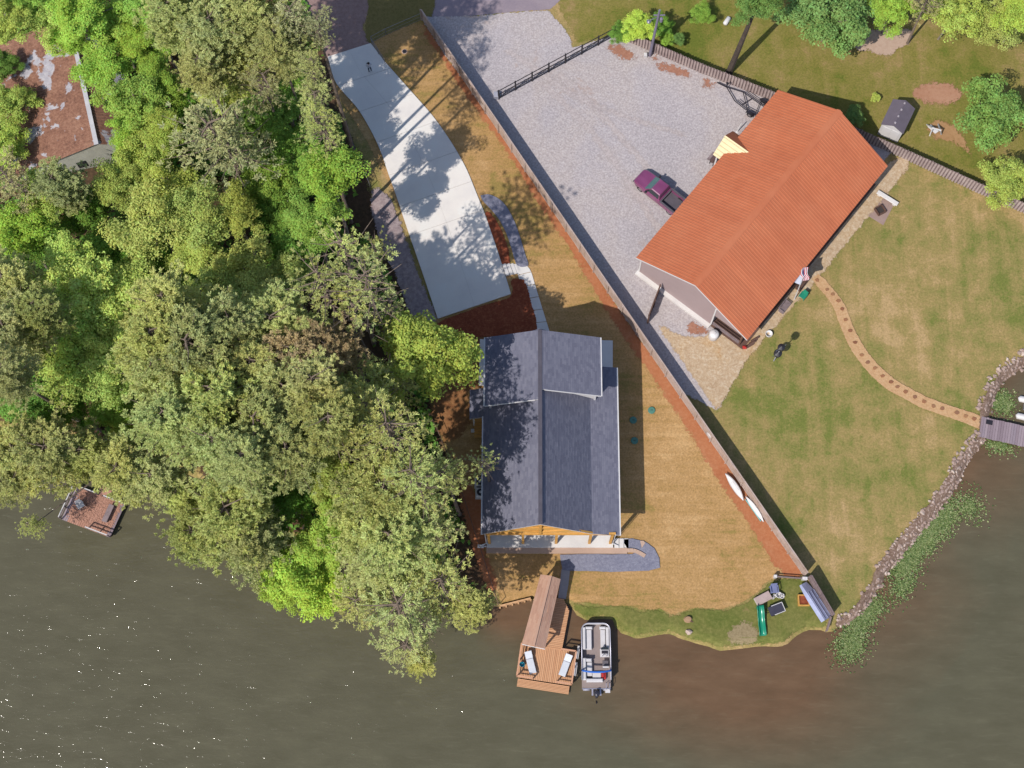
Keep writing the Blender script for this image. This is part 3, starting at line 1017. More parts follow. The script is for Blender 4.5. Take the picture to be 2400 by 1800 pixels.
# shed dormers on both sides of the ridge
for sx, dx, dy, zt in ((-1, dx0, dyL, HZR + .05), (1, dx1, dyR, HZR + .05)):
    dorm = empty('dormer', (0, 0, 0))
    dorm.parent = house
    xr = hxr + sx * .12
    MB().slab([hv(dx, dy, DZE), hv(xr, dy, zt), hv(xr, hyN, zt), hv(dx, hyN, DZE)], .16).part('dormer_roof', m_trim, dorm)
    stuff(shingles((dx, dy, DZE), (dx, hyN, DZE), (xr, hyN, zt), (xr, dy, zt)).part('dormer_shingles', m_shingle, dorm))
    zm = lambda x: HZR - (HZR - HZL) * abs(x - hxr) / 5.03
    zd = lambda x: zt + (DZE - zt) * abs(x - xr) / abs(dx - xr) - .17
    xe, xi = dx - sx * .45, hxr + sx * .9
    MB().add([(xe, dy + .4, zm(xe) - .1), (xe, dy + .4, zd(xe)), (xi, dy + .4, zd(xi)), (xi, dy + .4, zm(xi) - .1),
              (xe, hyN - .35, zm(xe) - .1), (xe, hyN - .35, zd(xe)), (xi, hyN - .35, zd(xi)), (xi, hyN - .35, zm(xi) - .1)],
             [(0, 1, 2, 3), (7, 6, 5, 4), (0, 4, 5, 1), (1, 5, 6, 2), (2, 6, 7, 3), (3, 7, 4, 0)]).part('cheek_wall', m_white, dorm)
    MB().box(xe - .09 - (sx > 0) * 0, xe + .09, dy + .27, dy + .39, zm(xe), zd(xe)).part('corner_board', m_trim, dorm)
    MB().bar((dx + sx * .06, dy - .02, DZE - .08), (dx + sx * .06, hyN, DZE - .08), .14, .13).part('gutter', m_trim, dorm)
    MB().bar((dx, dy - .03, DZE - .1), (xr + sx * .3, dy - .03, zt - .16), .05, .16).part('rake_board', m_trim, dorm)
MB().bar((hxr, hyS - .02, HZR + .075), (hxr, hyN + .02, HZR + .075), .34, .07).part('ridge_cap', plain('ridge_shingle', A(92, 88, 100), .9), roof)
MB().bar((hx1 + .06, hyS - .03, HZE - .06), (hx1 + .06, hyE, HZE - .06), .14, .13).part('gutter', m_trim, roof)
MB().bar((hx0 - .06, hyS - .03, HZL - .06), (hx0 - .06, dyL - .3, HZL - .06), .14, .13).part('gutter', m_trim, roof)
for x in (P(1150, 850, 8).x + 0, hxr - 1.2):
    MB().tube([(x, P(1250, 832, 8.8).y, 8.0), (x, P(1250, 832, 8.8).y, 8.95 if x > hxr - 2 else 8.0)], .07, 8).part('vent_pipe', m_trim, roof) if x > hxr - 2 else None
hyW = hyS + 3.6
MB().prism([(hx0 + .5, hyW), (hx1 - .5, hyW), (hx1 - .5, hyE - .4), (hxb + .3, hyE - .4), (hxb + .3, hyN - .3), (hx0 + .5, hyN - .3)], 0, 4.45).part('wall', m_white, house)
for x in (hx0 + 2.2, hx0 + 5.0, hx0 + 7.8, hx0 + 10.4):
    MB().box(x - .7, x + .7, hyW - .06, hyW - .003, .5, 2.6).part('window', m_glass, house)
# south porch: slab, timber frame, truss
deckz = .30
MB().prism([(hx0 + .25, P(1300, 1283, deckz).y), (P(1437, 1283, deckz).x, P(1300, 1283, deckz).y), (P(1437, 1283, deckz).x, hyW - .003), (hx0 + .25, hyW - .003)], -.05, deckz).part('porch_slab', m_conc2, house)
MB().prism(pxs([(1140, 1282), (1437, 1283), (1470, 1284), (1470, 1297.5), (1250, 1297), (1140, 1296)], .17), -.05, .17).part('porch_step', m_tan, house)
yT = hyS + .10
porch = empty('timber_gable', (0, 0, 0))
porch.parent = house
pxx = [hx0 + .5] + [P(x, 1281, deckz).x for x in (1226, 1303, 1381, 1430)]
for x in pxx:
    MB().box(x - .11, x + .11, yT - .11, yT + .11, deckz, 4.5).part('post', m_timber, porch)
MB().box(hx0 + .3, pxx[-1] + .25, yT - .10, yT + .10, 4.5, 4.85).part('beam', m_timber, porch)
MB().box(hx0 + .3, hxb - .2, yT + 1.05, yT + 1.25, 4.45, 4.75).part('beam', m_timber, porch)
MB().box(hx0 + .3, hxb - .2, yT + 2.1, yT + 2.3, 4.45, 4.75).part('beam', m_timber, porch)
MB().bar((hx0 + .35, yT, 5.05), (hxr, yT, HZR - .35), .16, .28).part('rafter', m_timber, porch)
MB().bar((hxr, yT, HZR - .35), (hxb, yT, HZB - .1), .16, .28).part('rafter', m_timber, porch)
MB().bar((hxb, yT, HZB - .1), (hx1 - .3, yT, HZE - .02), .14, .2).part('rafter', m_timber, porch)
MB().box(hxr - .13, hxr + .13, yT - .12, yT + .12, 4.85, HZR - .4).part('king_post', m_timber, porch)
for sx, xe in ((-1, hx0 + 2.4), (1, hxr + 2.6)):
    MB().bar((hxr + sx * .1, yT, 5.6), (xe, yT, HZR - .55 - abs(xe - hxr) * .87), .16, .2).part('strut', m_timber, porch)
for sx in (-1, 1):
    MB().bar((hxr, yT, 7.4), (hxr + sx * 2.0, yT, 7.4), .14, .18).part('collar_tie', m_timber, porch)
m_board = plain('pine_boarding', A(232, 180, 96), .55, var=.10, scale=2)
MB().add([(hx0 + .6, yT + .09, 4.9), (hxr, yT + .09, HZR - .35), (hxb - .1, yT + .09, 4.95), (hx0 + .6, yT + .14, 4.9), (hxr, yT + .14, HZR - .35), (hxb - .1, yT + .14, 4.95)],
         [(0, 2, 1), (3, 4, 5), (0, 1, 4, 3), (1, 2, 5, 4), (2, 0, 3, 5)]).part('gable_boarding', m_board, porch)
# downspouts with splash blocks
for x, sx in ((hx0 + .22, -1), (P(1436, 1281, .3).x, 1)):
    MB().tube([(x, hyS + .02, 4.8), (x, hyS + .02, .45), (x + sx * .5, hyS - .15, .3)], .05, 6).part('downspout', m_trim, house)
# stair on the east end of the porch with stepped side wall
stair = empty('porch_stair', (0, 0, 0))
stair.parent = house
for i in range(4):
    xa, xb = 1440 + i * 11.5, 1440 + (i + 1) * 11.5 - 1.2
    zt = deckz - .06 * (i + 1)
    MB().prism(pxs([(xa, 1262), (xb, 1262), (xb, 1284), (xa, 1284)], zt), -.05, zt).part('tread', m_conc2, stair)
cw = smooth_poly(pxs([(1470, 1290), (1484, 1290), (1498, 1295), (1512, 1303)], .2), False, .2)
for i in range(len(cw) - 1):
    f = i / (len(cw) - 1)
    MB().bar((*cw[i], .12 - .02 * f), (*cw[i + 1], .12 - .02 * f), .34, .30 - .12 * f).part('side_wall_block', m_tan, stair)
for i, (xa, ya, xb, yb) in enumerate(((1500, 1280, 1512, 1271), (1507, 1292, 1522, 1283))):
    MB().prism(pxs([(xa, ya - 12), (xa + 8, ya - 12), (xb, yb + 2), (xb - 8, yb + 14)]), -.05, .16 - .05 * i).part('landing_block', m_tan, stair)
# side porch on the west
sp = empty('side_porch', (0, 0, 0))
sp.parent = house
z0 = 3.1
a, b = P(1101.5, 914, z0), P(1101.5, 982, z0)
MB().slab([(a.x, a.y, z0), (hx0 + .6, a.y, z0 + .9), (hx0 + .6, b.y, z0 + .9), (a.x, b.y, z0)], .14).part('porch_roof', m_trim, sp)
stuff(shingles((a.x, b.y, z0), (a.x, a.y, z0), (hx0 + .6, a.y, z0 + .9), (hx0 + .6, b.y, z0 + .9)).part('porch_shingles', m_shingle, sp))
sx0 = P(1112, 1000).x
for y_ in (a.y - .3, b.y + .25):
    MB().box(sx0 - .07, sx0 + .07, y_ - .07, y_ + .07, 0, z0).part('porch_post', m_trim, sp)
MB().prism([(sx0 - .1, a.y - .2), (hx0 + .5, a.y - .2), (hx0 + .5, P(1112, 988, 1).y), (sx0 - .1, P(1112, 988, 1).y)], 0.85, .98).part('porch_floor', m_timber, sp)
for i in range(5):
    yy = P(1112, 989, .8).y - i * .26
    MB().box(sx0, hx0 + .45, yy - .26, yy - .02, .72 - i * .16, .80 - i * .16).part('stair_tread', m_timber, sp)
MB().prism(pxs([(1104, 1006), (1113, 1006), (1113, 1014), (1104, 1014)]), 0, .12).part('splash_block', m_conc2, house)

# ---- old house under the trees --------------------------------------
def rust_roof():
    t = NT('peeling_brown_roofing')
    c = t.ramp(t.noise(.5, 5, .65), stops([A(116, 76, 58), A(150, 104, 82), A(172, 128, 104)]))
    c = t.mix(.45, c, t.ramp(t.noise(4, 5, .7), stops([A(82, 56, 44), A(150, 104, 84), A(186, 144, 120)])))
    pn = t.noise(.42, 6, .62, dist=.3)
    m = t.ramp(pn, [(.555, (0, 0, 0, 1)), (.585, (1, 1, 1, 1))])
    c = t.mix(m, c, t.ramp(t.noise(2, 4, .6), stops([A(170, 166, 176), A(206, 202, 208)])))
    t.color(c)
    t.rough(.85)
    return t.m


m_rust = rust_roof()
zr, ze = 5.2, 3.0
rS, rN = P(226, 338, zr), P(180, 128, zr)
ax = (rN - rS)
ax.z = 0
oldlen = ax.length + 4.5
ax.normalize()
old = empty('old_house', (rS.x + ax.x * oldlen / 2, rS.y + ax.y * oldlen / 2, 0), 'old house with peeling brown ribbed roof half hidden in the woods', 'house', rz=math.atan2(ax.y, ax.x))
wl_, wr_ = 7.4, 3.6     # left slope is the wide one (local +y is left)
wl_ = abs(local(old, P(34, 394, ze)).y)
nl = 22
for side, wd in ((1, wl_), (-1, wr_)):
    pl = math.hypot(wd, zr - ze)
    pitch_o = math.atan2(zr - ze, wd)
    pm = rib_panel(oldlen / nl - .01, pl, 2, .04, .05, m_rust)
    for i in range(nl):
        if side < 0:
            piece('roof_panel', pm, old, (-oldlen / 2 + i * oldlen / nl, -wd, ze), (pitch_o, 0, 0))
        else:
            piece('roof_panel', pm, old, (-oldlen / 2 + (i + 1) * oldlen / nl, wd, ze), (pitch_o, 0, math.pi))
MB().bar((-oldlen / 2 - .05, 0, zr + .06), (oldlen / 2, 0, zr + .06), .42, .07).part('ridge_flashing', plain('white_flashing', A(214, 212, 218), .5), old, False)
w = MB()
wp_ = [(wl_ - .4, 0), (wl_ - .4, ze - .02), (0, zr - .2), (-wr_ + .3, ze - .02), (-wr_ + .3, 0)]
w.add([(-oldlen / 2 + .25, y, z) for y, z in wp_] + [(oldlen / 2 - .3, y, z) for y, z in wp_],
      [(0, 1, 2, 3, 4), (9, 8, 7, 6, 5)] + [(j, i, 5 + i, 5 + j) for i, j in ((k, (k + 1) % 5) for k in range(5))])
w.part('wall', plain('cream_wall', A(206, 204, 190), .8, var=.1), old, False)
for y in (2.4, -1.0):
    MB().box(-oldlen / 2 + .20, -oldlen / 2 + .245, y - .45, y + .45, 1.2, 2.3).part('window', m_glass, old, False)
dk = empty('leafy_porch_roof', P(205, 420, 1.5), 'small lean-to porch roof under brown leaves beside the old house', 'porch roof')
MB().slab([P(168, 402, 2.0), P(240, 388, 2.0), P(248, 448, 1.7), P(176, 458, 1.7)], .12).part('roof_plate', m_litter, dk)
for x, y in ((172, 404), (238, 392), (246, 446), (180, 454)):
    p = P(x, y, 1.7)
    MB().box(p.x - .06, p.x + .06, p.y - .06, p.y + .06, 0, 1.7).part('post', m_greywood, dk)

# ---- garden shed ------------------------------------------------------
zr, ze = 2.9, 2.2
c1, c2, c3, c4 = P(2093, 233, ze), P(2146, 254, ze), P(2117, 312, ze), P(2064, 293, ze)
cc = (c1 + c2 + c3 + c4) / 4
shl = ((c1 - c4).length + (c2 - c3).length) / 2
shw = ((c1 - c2).length + (c4 - c3).length) / 2
shed = empty('garden_shed', (cc.x, cc.y, 0), 'small white garden shed with grey roof behind the barn', 'shed', rz=ang(c4, c1))
m_slate = plain('grey_shed_roof', A(116, 106, 118), .8, var=.08)
for s in (1, -1):
    MB().slab([(-shl / 2, s * shw / 2, ze), (shl / 2, s * shw / 2, ze), (shl / 2, 0, zr), (-shl / 2, 0, zr)], .06).part('roof_slope', m_slate, shed, False)
w = MB()
wp_ = [(shw / 2 - .1, 0), (shw / 2 - .1, ze - .08), (0, zr - .1), (-shw / 2 + .1, ze - .08), (-shw / 2 + .1, 0)]
w.add([(-shl / 2 + .12, y, z) for y, z in wp_] + [(shl / 2 - .12, y, z) for y, z in wp_],
      [(0, 1, 2, 3, 4), (9, 8, 7, 6, 5)] + [(j, i, 5 + i, 5 + j) for i, j in ((k, (k + 1) % 5) for k in range(5))])
w.part('wall', m_white, shed, False)
for s in (-1, 1):
    MB().box(-shl / 2 + .085, -shl / 2 + .118, s * .42 - .40, s * .42 + .40, .05, 1.9).part('door', m_trim, shed, False)
for k in range(4):
    x = -shl / 2 + .35 + k * (shl - .7) / 3
    MB().cbox(x - .09, x + .09, -.09, .09, zr - .02, zr + .1).part('roof_vent', plain('pale_vent', A(180, 170, 178), .6) if k == 0 else bpy.data.materials['pale_vent'], shed, False)

# ================================================================== fences
def fence_line(name, label, cat, pts, h, m_panel, spacing=2.44, post_h=None, board=.15, group=None):
    """board fence made of panels between posts; pts in photograph pixels on the ground"""
    w = [P(x, y) for x, y in pts]
    root = empty(name, (w[0].x, w[0].y, 0), label, cat, group)
    for a, b in zip(w[:-1], w[1:]):
        L = (b - a).length
        n = max(1, round(L / spacing))
        pl = L / n
        nb = max(2, int(pl / board))
        mb = MB()
        for k in range(nb):
            x0 = pl * k / nb
            off = random.uniform(-.012, .012)
            hh = h + random.uniform(-.025, .02)
            mb.box(x0 + .003, x0 + pl / nb - .003, -.012 + off, .012 + off, .03, hh)
        me_ = mb.mesh('fence_panel', m_panel)
        th = ang(a, b)
        d = (b - a).normalized()
        nrm = Vector((-d.y, d.x, 0))
        for k in range(n):
            p = a + d * (pl * k) - w[0]
            piece('panel', me_, root, (p.x, p.y, random.uniform(-.04, .04)), (0, 0, th))
            piece('post', unit(m_panel), root, (p.x - nrm.x * .08, p.y - nrm.y * .08, (h + .05) / 2), (0, 0, th), (.1, .1, h + .05))
        for z in (.35, h - .25):
            q = (a + b) / 2 - w[0]
            piece('rail', unit(m_panel), root, (q.x - nrm.x * .05, q.y - nrm.y * .05, z), (0, 0, th), (L, .04, .09))
        q = (a + b) / 2 - w[0]
        piece('cap_rail', unit(m_panel), root, (q.x, q.y, h + .01), (0, 0, th), (L, .12, .03))
    return root


def fence_mat(name, cols):
    t = NT(name)
    c = t.ramp(t.noise(.55, 5, .65), stops(cols))
    c = t.mix(.35, c, t.ramp(t.noise(1, 4, .7, vec=t.pos((6, 6, .6))), stops(cols, .25, .75)))
    t.color(c)
    t.rough(.9)
    t.spec(.2)
    return t.m


m_fence = fence_mat('sun_bleached_fence', [A(168, 140, 124), A(196, 172, 158), A(212, 190, 180), A(182, 166, 164)])
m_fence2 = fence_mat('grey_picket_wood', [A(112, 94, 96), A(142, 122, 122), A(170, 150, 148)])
fence_line('privacy_fence', 'long bleached wooden privacy fence running diagonally between straw yard and gravel lot', 'fence', [(990, 47), (1425, 686), (1884, 1351)], 2.0, m_fence)
fence_line('privacy_fence', 'short weathered privacy fence behind the leaning grey boat at the shore', 'fence', [(1893, 1356), (1946, 1447)], 1.85, m_fence2)
fence_line('low_fence', 'low grey board fence stub running into the water by the weeds', 'fence', [(1944, 1449), (1934, 1482)], .8, m_fence2, 1.2)

# shadow-box fence along the north side of the lot: every picket a piece
bf = [P(1440, 84), P(1642, 171.3), P(1800, 233), P(2118, 372), P(2290, 451), P(2424, 510)]
root = empty('picket_fence', (bf[0].x, bf[0].y, 0), 'grey shadow-box picket fence along the back of the gravel lot', 'fence')
pk = MB().add([(-.075, -.011, .02), (.075, -.011, .02), (.075, -.011, 1.78), (.035, -.011, 1.86), (-.035, -.011, 1.86), (-.075, -.011, 1.78),
               (-.075, .011, .02), (.075, .011, .02), (.075, .011, 1.78), (.035, .011, 1.86), (-.035, .011, 1.86), (-.075, .011, 1.78)],
              [(0, 1, 2, 3, 4, 5), (11, 10, 9, 8, 7, 6)] + [(j, i, 6 + i, 6 + j) for i, j in ((k, (k + 1) % 6) for k in range(6))]).mesh('picket', m_fence2)
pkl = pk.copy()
pkl.materials[0] = fence_mat('sunlit_picket_wood', [A(160, 140, 138), A(188, 168, 164), A(210, 192, 186)])  # paler copy for the front pickets, sunlight put into the wood colour
for a, b in zip(bf[:-1], bf[1:]):
    L = (b - a).length
    d = (b - a).normalized()
    nr = Vector((d.y, -d.x, 0))      # towards the camera
    n = round(L / .31)
    th = ang(a, b)
    for k in range(n):
        p = a + d * (L * (k + .5) / n) - bf[0]
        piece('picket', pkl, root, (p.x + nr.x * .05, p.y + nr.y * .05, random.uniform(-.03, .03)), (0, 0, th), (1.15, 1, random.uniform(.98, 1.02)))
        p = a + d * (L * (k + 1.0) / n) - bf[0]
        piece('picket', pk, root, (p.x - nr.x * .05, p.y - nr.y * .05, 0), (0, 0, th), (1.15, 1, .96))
    for k in range(max(1, round(L / 2.44))):
        p = a + d * (L * k / max(1, round(L / 2.44))) - bf[0]
        piece('post', unit(m_fence2), root, (p.x, p.y, .95), (0, 0, th), (.1, .078, 1.9))
    q = (a + b) / 2 - bf[0]
    for z in (.4, 1.5):
        piece('rail', unit(m_fence2), root, (q.x, q.y, z), (0, 0, th), (L, .07, .09))

# iron gate across the lot entrance
ga, gb = P(1169, 233), P(1440, 86)
root = empty('iron_gate', (ga.x, ga.y, 0), 'long black iron rolling gate across the gravel entrance', 'gate')
L = (gb - ga).length
d = (gb - ga).normalized()
th = ang(ga, gb)
GH = 1.75
for k in range(8):
    p = d * (L * k / 7)
    piece('post', unit(m_dark), root, (p.x, p.y, GH / 2 + .05), (0, 0, th), (.12, .12, GH + .1))
for z in (.25, 1.0, GH - .05):
    p = d * (L / 2)
    piece('rail', unit(m_dark), root, (p.x, p.y, z), (0, 0, th), (L, .06, .08))
for k in range(7):
    a_, b_ = d * (L * k / 7), d * (L * (k + 1) / 7)
    MB().bar((a_.x, a_.y, .28), (b_.x, b_.y, .98), .04, .05).part('brace', m_dark, root, False)
nb = int(L / .22)
for k in range(nb):
    p = d * (L * (k + .5) / nb)
    piece('baluster', unit(m_dark), root, (p.x, p.y, .63), (0, 0, th), (.03, .03, .75))
gm = empty('gate_motor', P(1163, 228), 'small grey gate motor box beside the long fence', 'gate motor')
MB().cbox(-.25, .25, -.3, .3, 0, .7, .06).part('housing', plain('grey_housing', A(176, 176, 190), .5), gm, False)
MB().tube([(.3, .1, 0), (.3, .1, 1.2)], .04, 6).part('stand_pipe', m_white, gm, False)


def wire_fence(name, label, pts, h=1.3, sp=2.4, m=None):
    m = m or bpy.data.materials.get('galvanised') or plain('galvanised', A(150, 146, 148), .5, .3)
    w = smooth_poly(pxs(pts), False, sp, 0, False)
    root = empty(name, (*w[0], 0), label, 'fence')
    for i, (x, y) in enumerate(w):
        MB().tube([(x, y, 0), (x, y, h)], .035, 6).part('post', m, root)
    for z, r in ((h - .02, .025), (h * .5, .012), (.08, .012)):
        MB().tube([(x, y, z) for x, y in w], r, 5).part('rail' if r > .02 else 'wire', m, root)
    return root


m_rusty = plain('rusty_wire', A(132, 104, 92), .8)
wire_fence('wire_fence', 'thin wire fence across the verge beside the driveway top', [(872, 100), (905, 82), (988, 46)], 1.2)
wire_fence('wire_fence', 'thin wire fence between the wood and the house side yard', [(985, 930), (1025, 1010), (1075, 1130), (1110, 1240), (1140, 1330), (1168, 1418)], 1.2, 2.4, m_rusty)
wire_fence('wire_fence', 'grey wire fence along the wood left of the driveway', [(772, 165), (800, 250), (830, 345), (868, 440)], 1.2, 2.4, plain('dark_wire', A(112, 106, 104), .7))
# open gate leaf at the top of the drive
gl = empty('gate_leaf', P(872, 104), 'open light metal gate leaf at the top of the driveway', 'gate')
a_, b_ = P(872, 104), P(903, 152)
for z in (.1, .6, 1.15):
    MB().bar((a_.x, a_.y, z), (b_.x, b_.y, z), .04).part('rail', bpy.data.materials['galvanised'], gl)
for f in (0, .5, 1):
    q = a_.lerp(b_, f)
    MB().bar((q.x, q.y, 0.05), (q.x, q.y, 1.2), .05, up=(1, 0, 0)).part('upright', bpy.data.materials['galvanised'], gl)

# timber edging and low white gate at the shore
te = empty('timber_edging', P(1172, 1422), 'pale timber edging along the water left of the boathouse', 'edging')
a_, b_ = P(1172, 1421, -.2), P(1244, 1403, -.2)
MB().bar((a_.x, a_.y, -.25), (b_.x, b_.y, -.25), .16, .7).part('beam', plain('raw_timber', A(224, 176, 130), .7), te)
for f in np.linspace(0, 1, 6):
    q = a_.lerp(b_, f)
    MB().box(q.x - .07, q.x + .07, q.y - .2, q.y - .09, -.9, .16).part('stake', bpy.data.materials['raw_timber'], te)
wg = empty('low_gate', P(1815, 1354), 'low white-posted rail gate at the bottom of the straw yard', 'gate')
a_, b_ = P(1815, 1353), P(1886, 1358)
for q in (a_, b_, a_.lerp(b_, .93)):
    MB().cbox(q.x - .13, q.x + .13, q.y - .13, q.y + .13, 0, .75, .03).part('post', m_trim, wg)
for z in (.3, .6):
    MB().bar((a_.x, a_.y, z), (b_.x, b_.y, z), .05, .12).part('rail', m_greywood, wg)

# ================================================================== docks and boats
def deckwood(name, cols):
    t = NT(name)
    o = t.node('ShaderNodeObjectInfo')
    c = t.ramp(o.outputs['Random'], stops(cols, .05, .95))
    c = t.mix(.25, c, t.ramp(t.noise(3, 5, .7), stops(cols, .25, .75)))
    t.color(c)
    t.rough(.75)
    t.spec(.25)
    return t.m


m_deck = deckwood('cedar_deck_boards', [A(208, 152, 112), A(222, 166, 124), A(234, 180, 138), A(216, 162, 120)])
m_deckdark = plain('cedar_rail', A(222, 166, 132), .7, var=.1)
m_graydeck = deckwood('grey_deck_boards', [A(142, 124, 132), A(160, 142, 150), A(176, 158, 164), A(152, 138, 148)])
DZ = .12
dA, dB, dC, dD = P(1210, 1587, DZ), P(1340, 1607, DZ), P(1352, 1526, DZ), P(1222, 1510, DZ)
drz = ang(dA, dB)
dock = empty('boathouse_dock', (dA.x, dA.y, WATER_Z), 'cedar boathouse dock with brown roof and sunning platform', 'dock', rz=drz)
lo = lambda px, py, z: local(dock, P(px, py, z))
zt = DZ - WATER_Z
pB, pC = lo(1340, 1607, DZ), lo(1352, 1526, DZ)
PWd, PLn = pB.x, (pC.y + lo(1222, 1510, DZ).y) / 2
nb = int(PWd / .15)
for k in range(nb):
    piece('deck_board', unit(m_deck), dock, ((k + .5) * PWd / nb, PLn / 2, zt - .02), (0, 0, 0), (PWd / nb - .022, PLn, .04))
MB().box(.05, PWd - .05, .05, PLn - .05, zt - .28, zt - .045).part('frame', m_brownwood, dock, False)
# low swim step in front
s0, s1, s2, s3 = lo(1211, 1609, -.15), lo(1332, 1629, -.15), lo(1336, 1608, -.15), lo(1214, 1590, -.15)
ns = 6
for k in range(ns):
    y0 = s0.y + (s3.y - s0.y) * (k + .5) / ns
    piece('step_board', unit(m_deck), dock, ((s0.x + s1.x) / 2, y0, .33), (0, 0, 0), (s1.x - s0.x, (s3.y - s0.y) / ns - .02, .05))
# walkway, boards across
wl0, wl1 = lo(1222, 1510, DZ).y, lo(1322, 1404, DZ).y
nw = int((wl1 - wl0) / .15)
e_r = [lo(*p, DZ) for p in ((1318, 1518), (1334, 1432), (1321, 1404))]
e_l = [lo(*p, DZ) for p in ((1222, 1508), (1262, 1400))]
for k in range(nw):
    y = wl0 + (wl1 - wl0) * (k + .5) / nw
    xr = np.interp(y, [p.y for p in e_r], [p.x for p in e_r])
    xl = np.interp(y, [p.y for p in e_l], [p.x for p in e_l])
    piece('walk_board', unit(m_deck), dock, ((xl + xr) / 2, y, zt - .018), (0, 0, 0), (xr - xl, (wl1 - wl0) / nw - .022, .04))
MB().prism([(e_l[0].x + .1, wl0), (e_r[0].x - .1, wl0), (e_r[1].x - .1, e_r[1].y), (e_r[2].x - .1, wl1 - .1), (e_l[1].x + .1, wl1 - .1)], zt - .3, zt - .045).part('walk_frame', m_brownwood, dock, False)


def rail(path, name='rail'):
    pts = [Vector((x, y, zt)) for x, y in path]
    for a, b in zip(pts[:-1], pts[1:]):
        MB().bar(a + Vector((0, 0, .98)), b + Vector((0, 0, .98)), .14, .06).part(name, m_deckdark, dock, False)
        MB().bar(a + Vector((0, 0, .5)), b + Vector((0, 0, .5)), .05, .10).part(name, m_deckdark, dock, False)
        n = max(1, round((b - a).length / 1.3))
        for k in range(n + 1):
            q = a.lerp(b, k / n)
            MB().box(q.x - .05, q.x + .05, q.y - .05, q.y + .05, zt, zt + .95).part('rail_post', m_deckdark, dock, False)


rail([(.05, PLn - .05), (.05, .05), (1.45, .05)])
rail([(PWd * .72, .05), (PWd - .05, .05), (PWd - .05, PLn - .05), (PWd - 1.35, PLn - .05)])
# boathouse roof
ez, rz_ = 2.55, 3.15
ro = empty('boathouse_roof', (0, 0, 0))
ro.parent = dock
rl = [lo(1267.3, 1346.5, ez), lo(1223.7, 1509, ez)]
rr = [lo(1313.5, 1357.2, ez), lo(1277, 1520.5, ez)]
rg = [(rl[i] + rr[i]) / 2 for i in (0, 1)]
for g_ in rg:
    g_.z = rl[0].z + (rz_ - ez)
for e in (rl, rr):
    MB().slab([e[0], e[1], rg[1], rg[0]], .08).part('roof_plate', m_deckdark, ro, False)
    stuff(shingles(e[1], e[0], rg[0], rg[1], .16, .7).part('roof_shingles', m_cedar, ro, False))
MB().bar(rg[0] + Vector((0, 0, .04)), rg[1] + Vector((0, 0, .04)), .22, .05).part('ridge_cap', m_cedar, ro, False)
MB().bar(rl[1] + Vector((0, -.04, -.05)), rr[1] + Vector((0, -.04, -.05)), .06, .14).part('front_fascia', m_trim, ro, False)
for e in (rl, rr):
    for f in (.04, .5, .96):
        q = e[0].lerp(e[1], f)
        qx = q.x + (.18 if e is rl else -.18)
        MB().box(qx - .07, qx + .07, q.y - .07, q.y + .07, -1.2, q.z - .06).part('roof_post', m_deckdark, dock, False)
for x, y in ((.2, .3), (PWd - .2, .3), (.2, PLn - .3), (PWd - .2, PLn - .2), (PWd / 2, .3)):
    MB().tube([(x, y, -2.5), (x, y, zt - .3)], .12, 8).part('piling', m_brownwood, dock, False)
for k in range(2):
    y = .9 + k * 1.5
    MB().box(PWd + .05, PWd + .25, y, y + 1.15, -.3, zt + .05).part('dock_bumper', m_white, dock, False)

# sun loungers on the platform
m_cushion = plain('white_canvas', A(226, 230, 240), .8, var=.04)


def lounger(label, a, b):
    pa, pb = P(*a, .55), P(*b, .5)          # head end, foot end
    L = 1.95
    root = empty('sun_lounger', ((pa.x + pb.x) / 2, (pa.y + pb.y) / 2, DZ), label, 'sun lounger', 'sun loungers on the boathouse dock', ang(pb, pa))
    MB().cbox(-.95, .35, -.31, .31, .30, .42, .03).part('seat_cushion', m_cushion, root, False)
    MB().slab([(.37, -.31, .43), (.37, .31, .43), (.98, .31, .72), (.98, -.31, .72)], .10).part('back_cushion', m_cushion, root, False)
    MB().box(-.97, .97, -.33, -.28, .24, .299).box(-.97, .97, .28, .33, .24, .299).part('frame', m_greywood, root, False)
    for x in (-.8, .75):
        for y in (-.29, .29):
            MB().box(x - .03, x + .03, y - .03, y + .03, 0, .24).part('leg', m_greywood, root, False)
    return root


lounger('white sun lounger on the left side of the boathouse platform', (1238, 1531), (1249, 1575))
lounger('white sun lounger on the right side of the boathouse platform', (1333, 1539), (1318, 1580))
bk = empty('bucket', P(1223.6, 1558, DZ), 'bright blue round bucket by the left rail of the boathouse dock', 'bucket')
MB().lathe([(.17, 0), (.22, .36), (.235, .36), (.235, .39), (.2, .39), (.19, .12), (.01, .1)], 16).part('shell', plain('turquoise_plastic', A(30, 170, 196), .35), bk, False, True)
MB().tube([(-.22, 0, .38), (-.15, 0, .5), (0, 0, .55), (.15, 0, .5), (.22, 0, .38)], .015, 5).part('handle', m_dark, bk, False)

# pontoon boat
bz = WATER_Z + .55
bf_, bb_ = P(1396, 1460, bz + .6), P(1398, 1615, bz)
m_alu = plain('silver_aluminium', A(206, 204, 222), .35, .5, var=.05)
m_vinyl = plain('white_vinyl', A(226, 222, 224), .5, var=.05)
m_carpet = plain('taupe_carpet', A(160, 144, 140), .95, var=.06)
BLn = (Vector(bf_[:2]) - Vector(bb_[:2])).length
boat = empty('pontoon_boat', ((bf_.x + bb_.x) / 2, (bf_.y + bb_.y) / 2, WATER_Z), 'white pontoon boat with blue bar moored right of the boathouse dock', 'boat', rz=ang(bb_, bf_) - math.pi / 2)
hb, hl_ = 1.27, BLn / 2
for s in (-1, 1):
    MB().tube([(s * .85, -hl_ - .1, .02), (s * .85, hl_ - .7, .02), (s * .85, hl_ - .25, .1), (s * .85, hl_ - .02, .24)], [.33, .33, .24, .06], 12).part('pontoon', m_alu, boat, False, True)


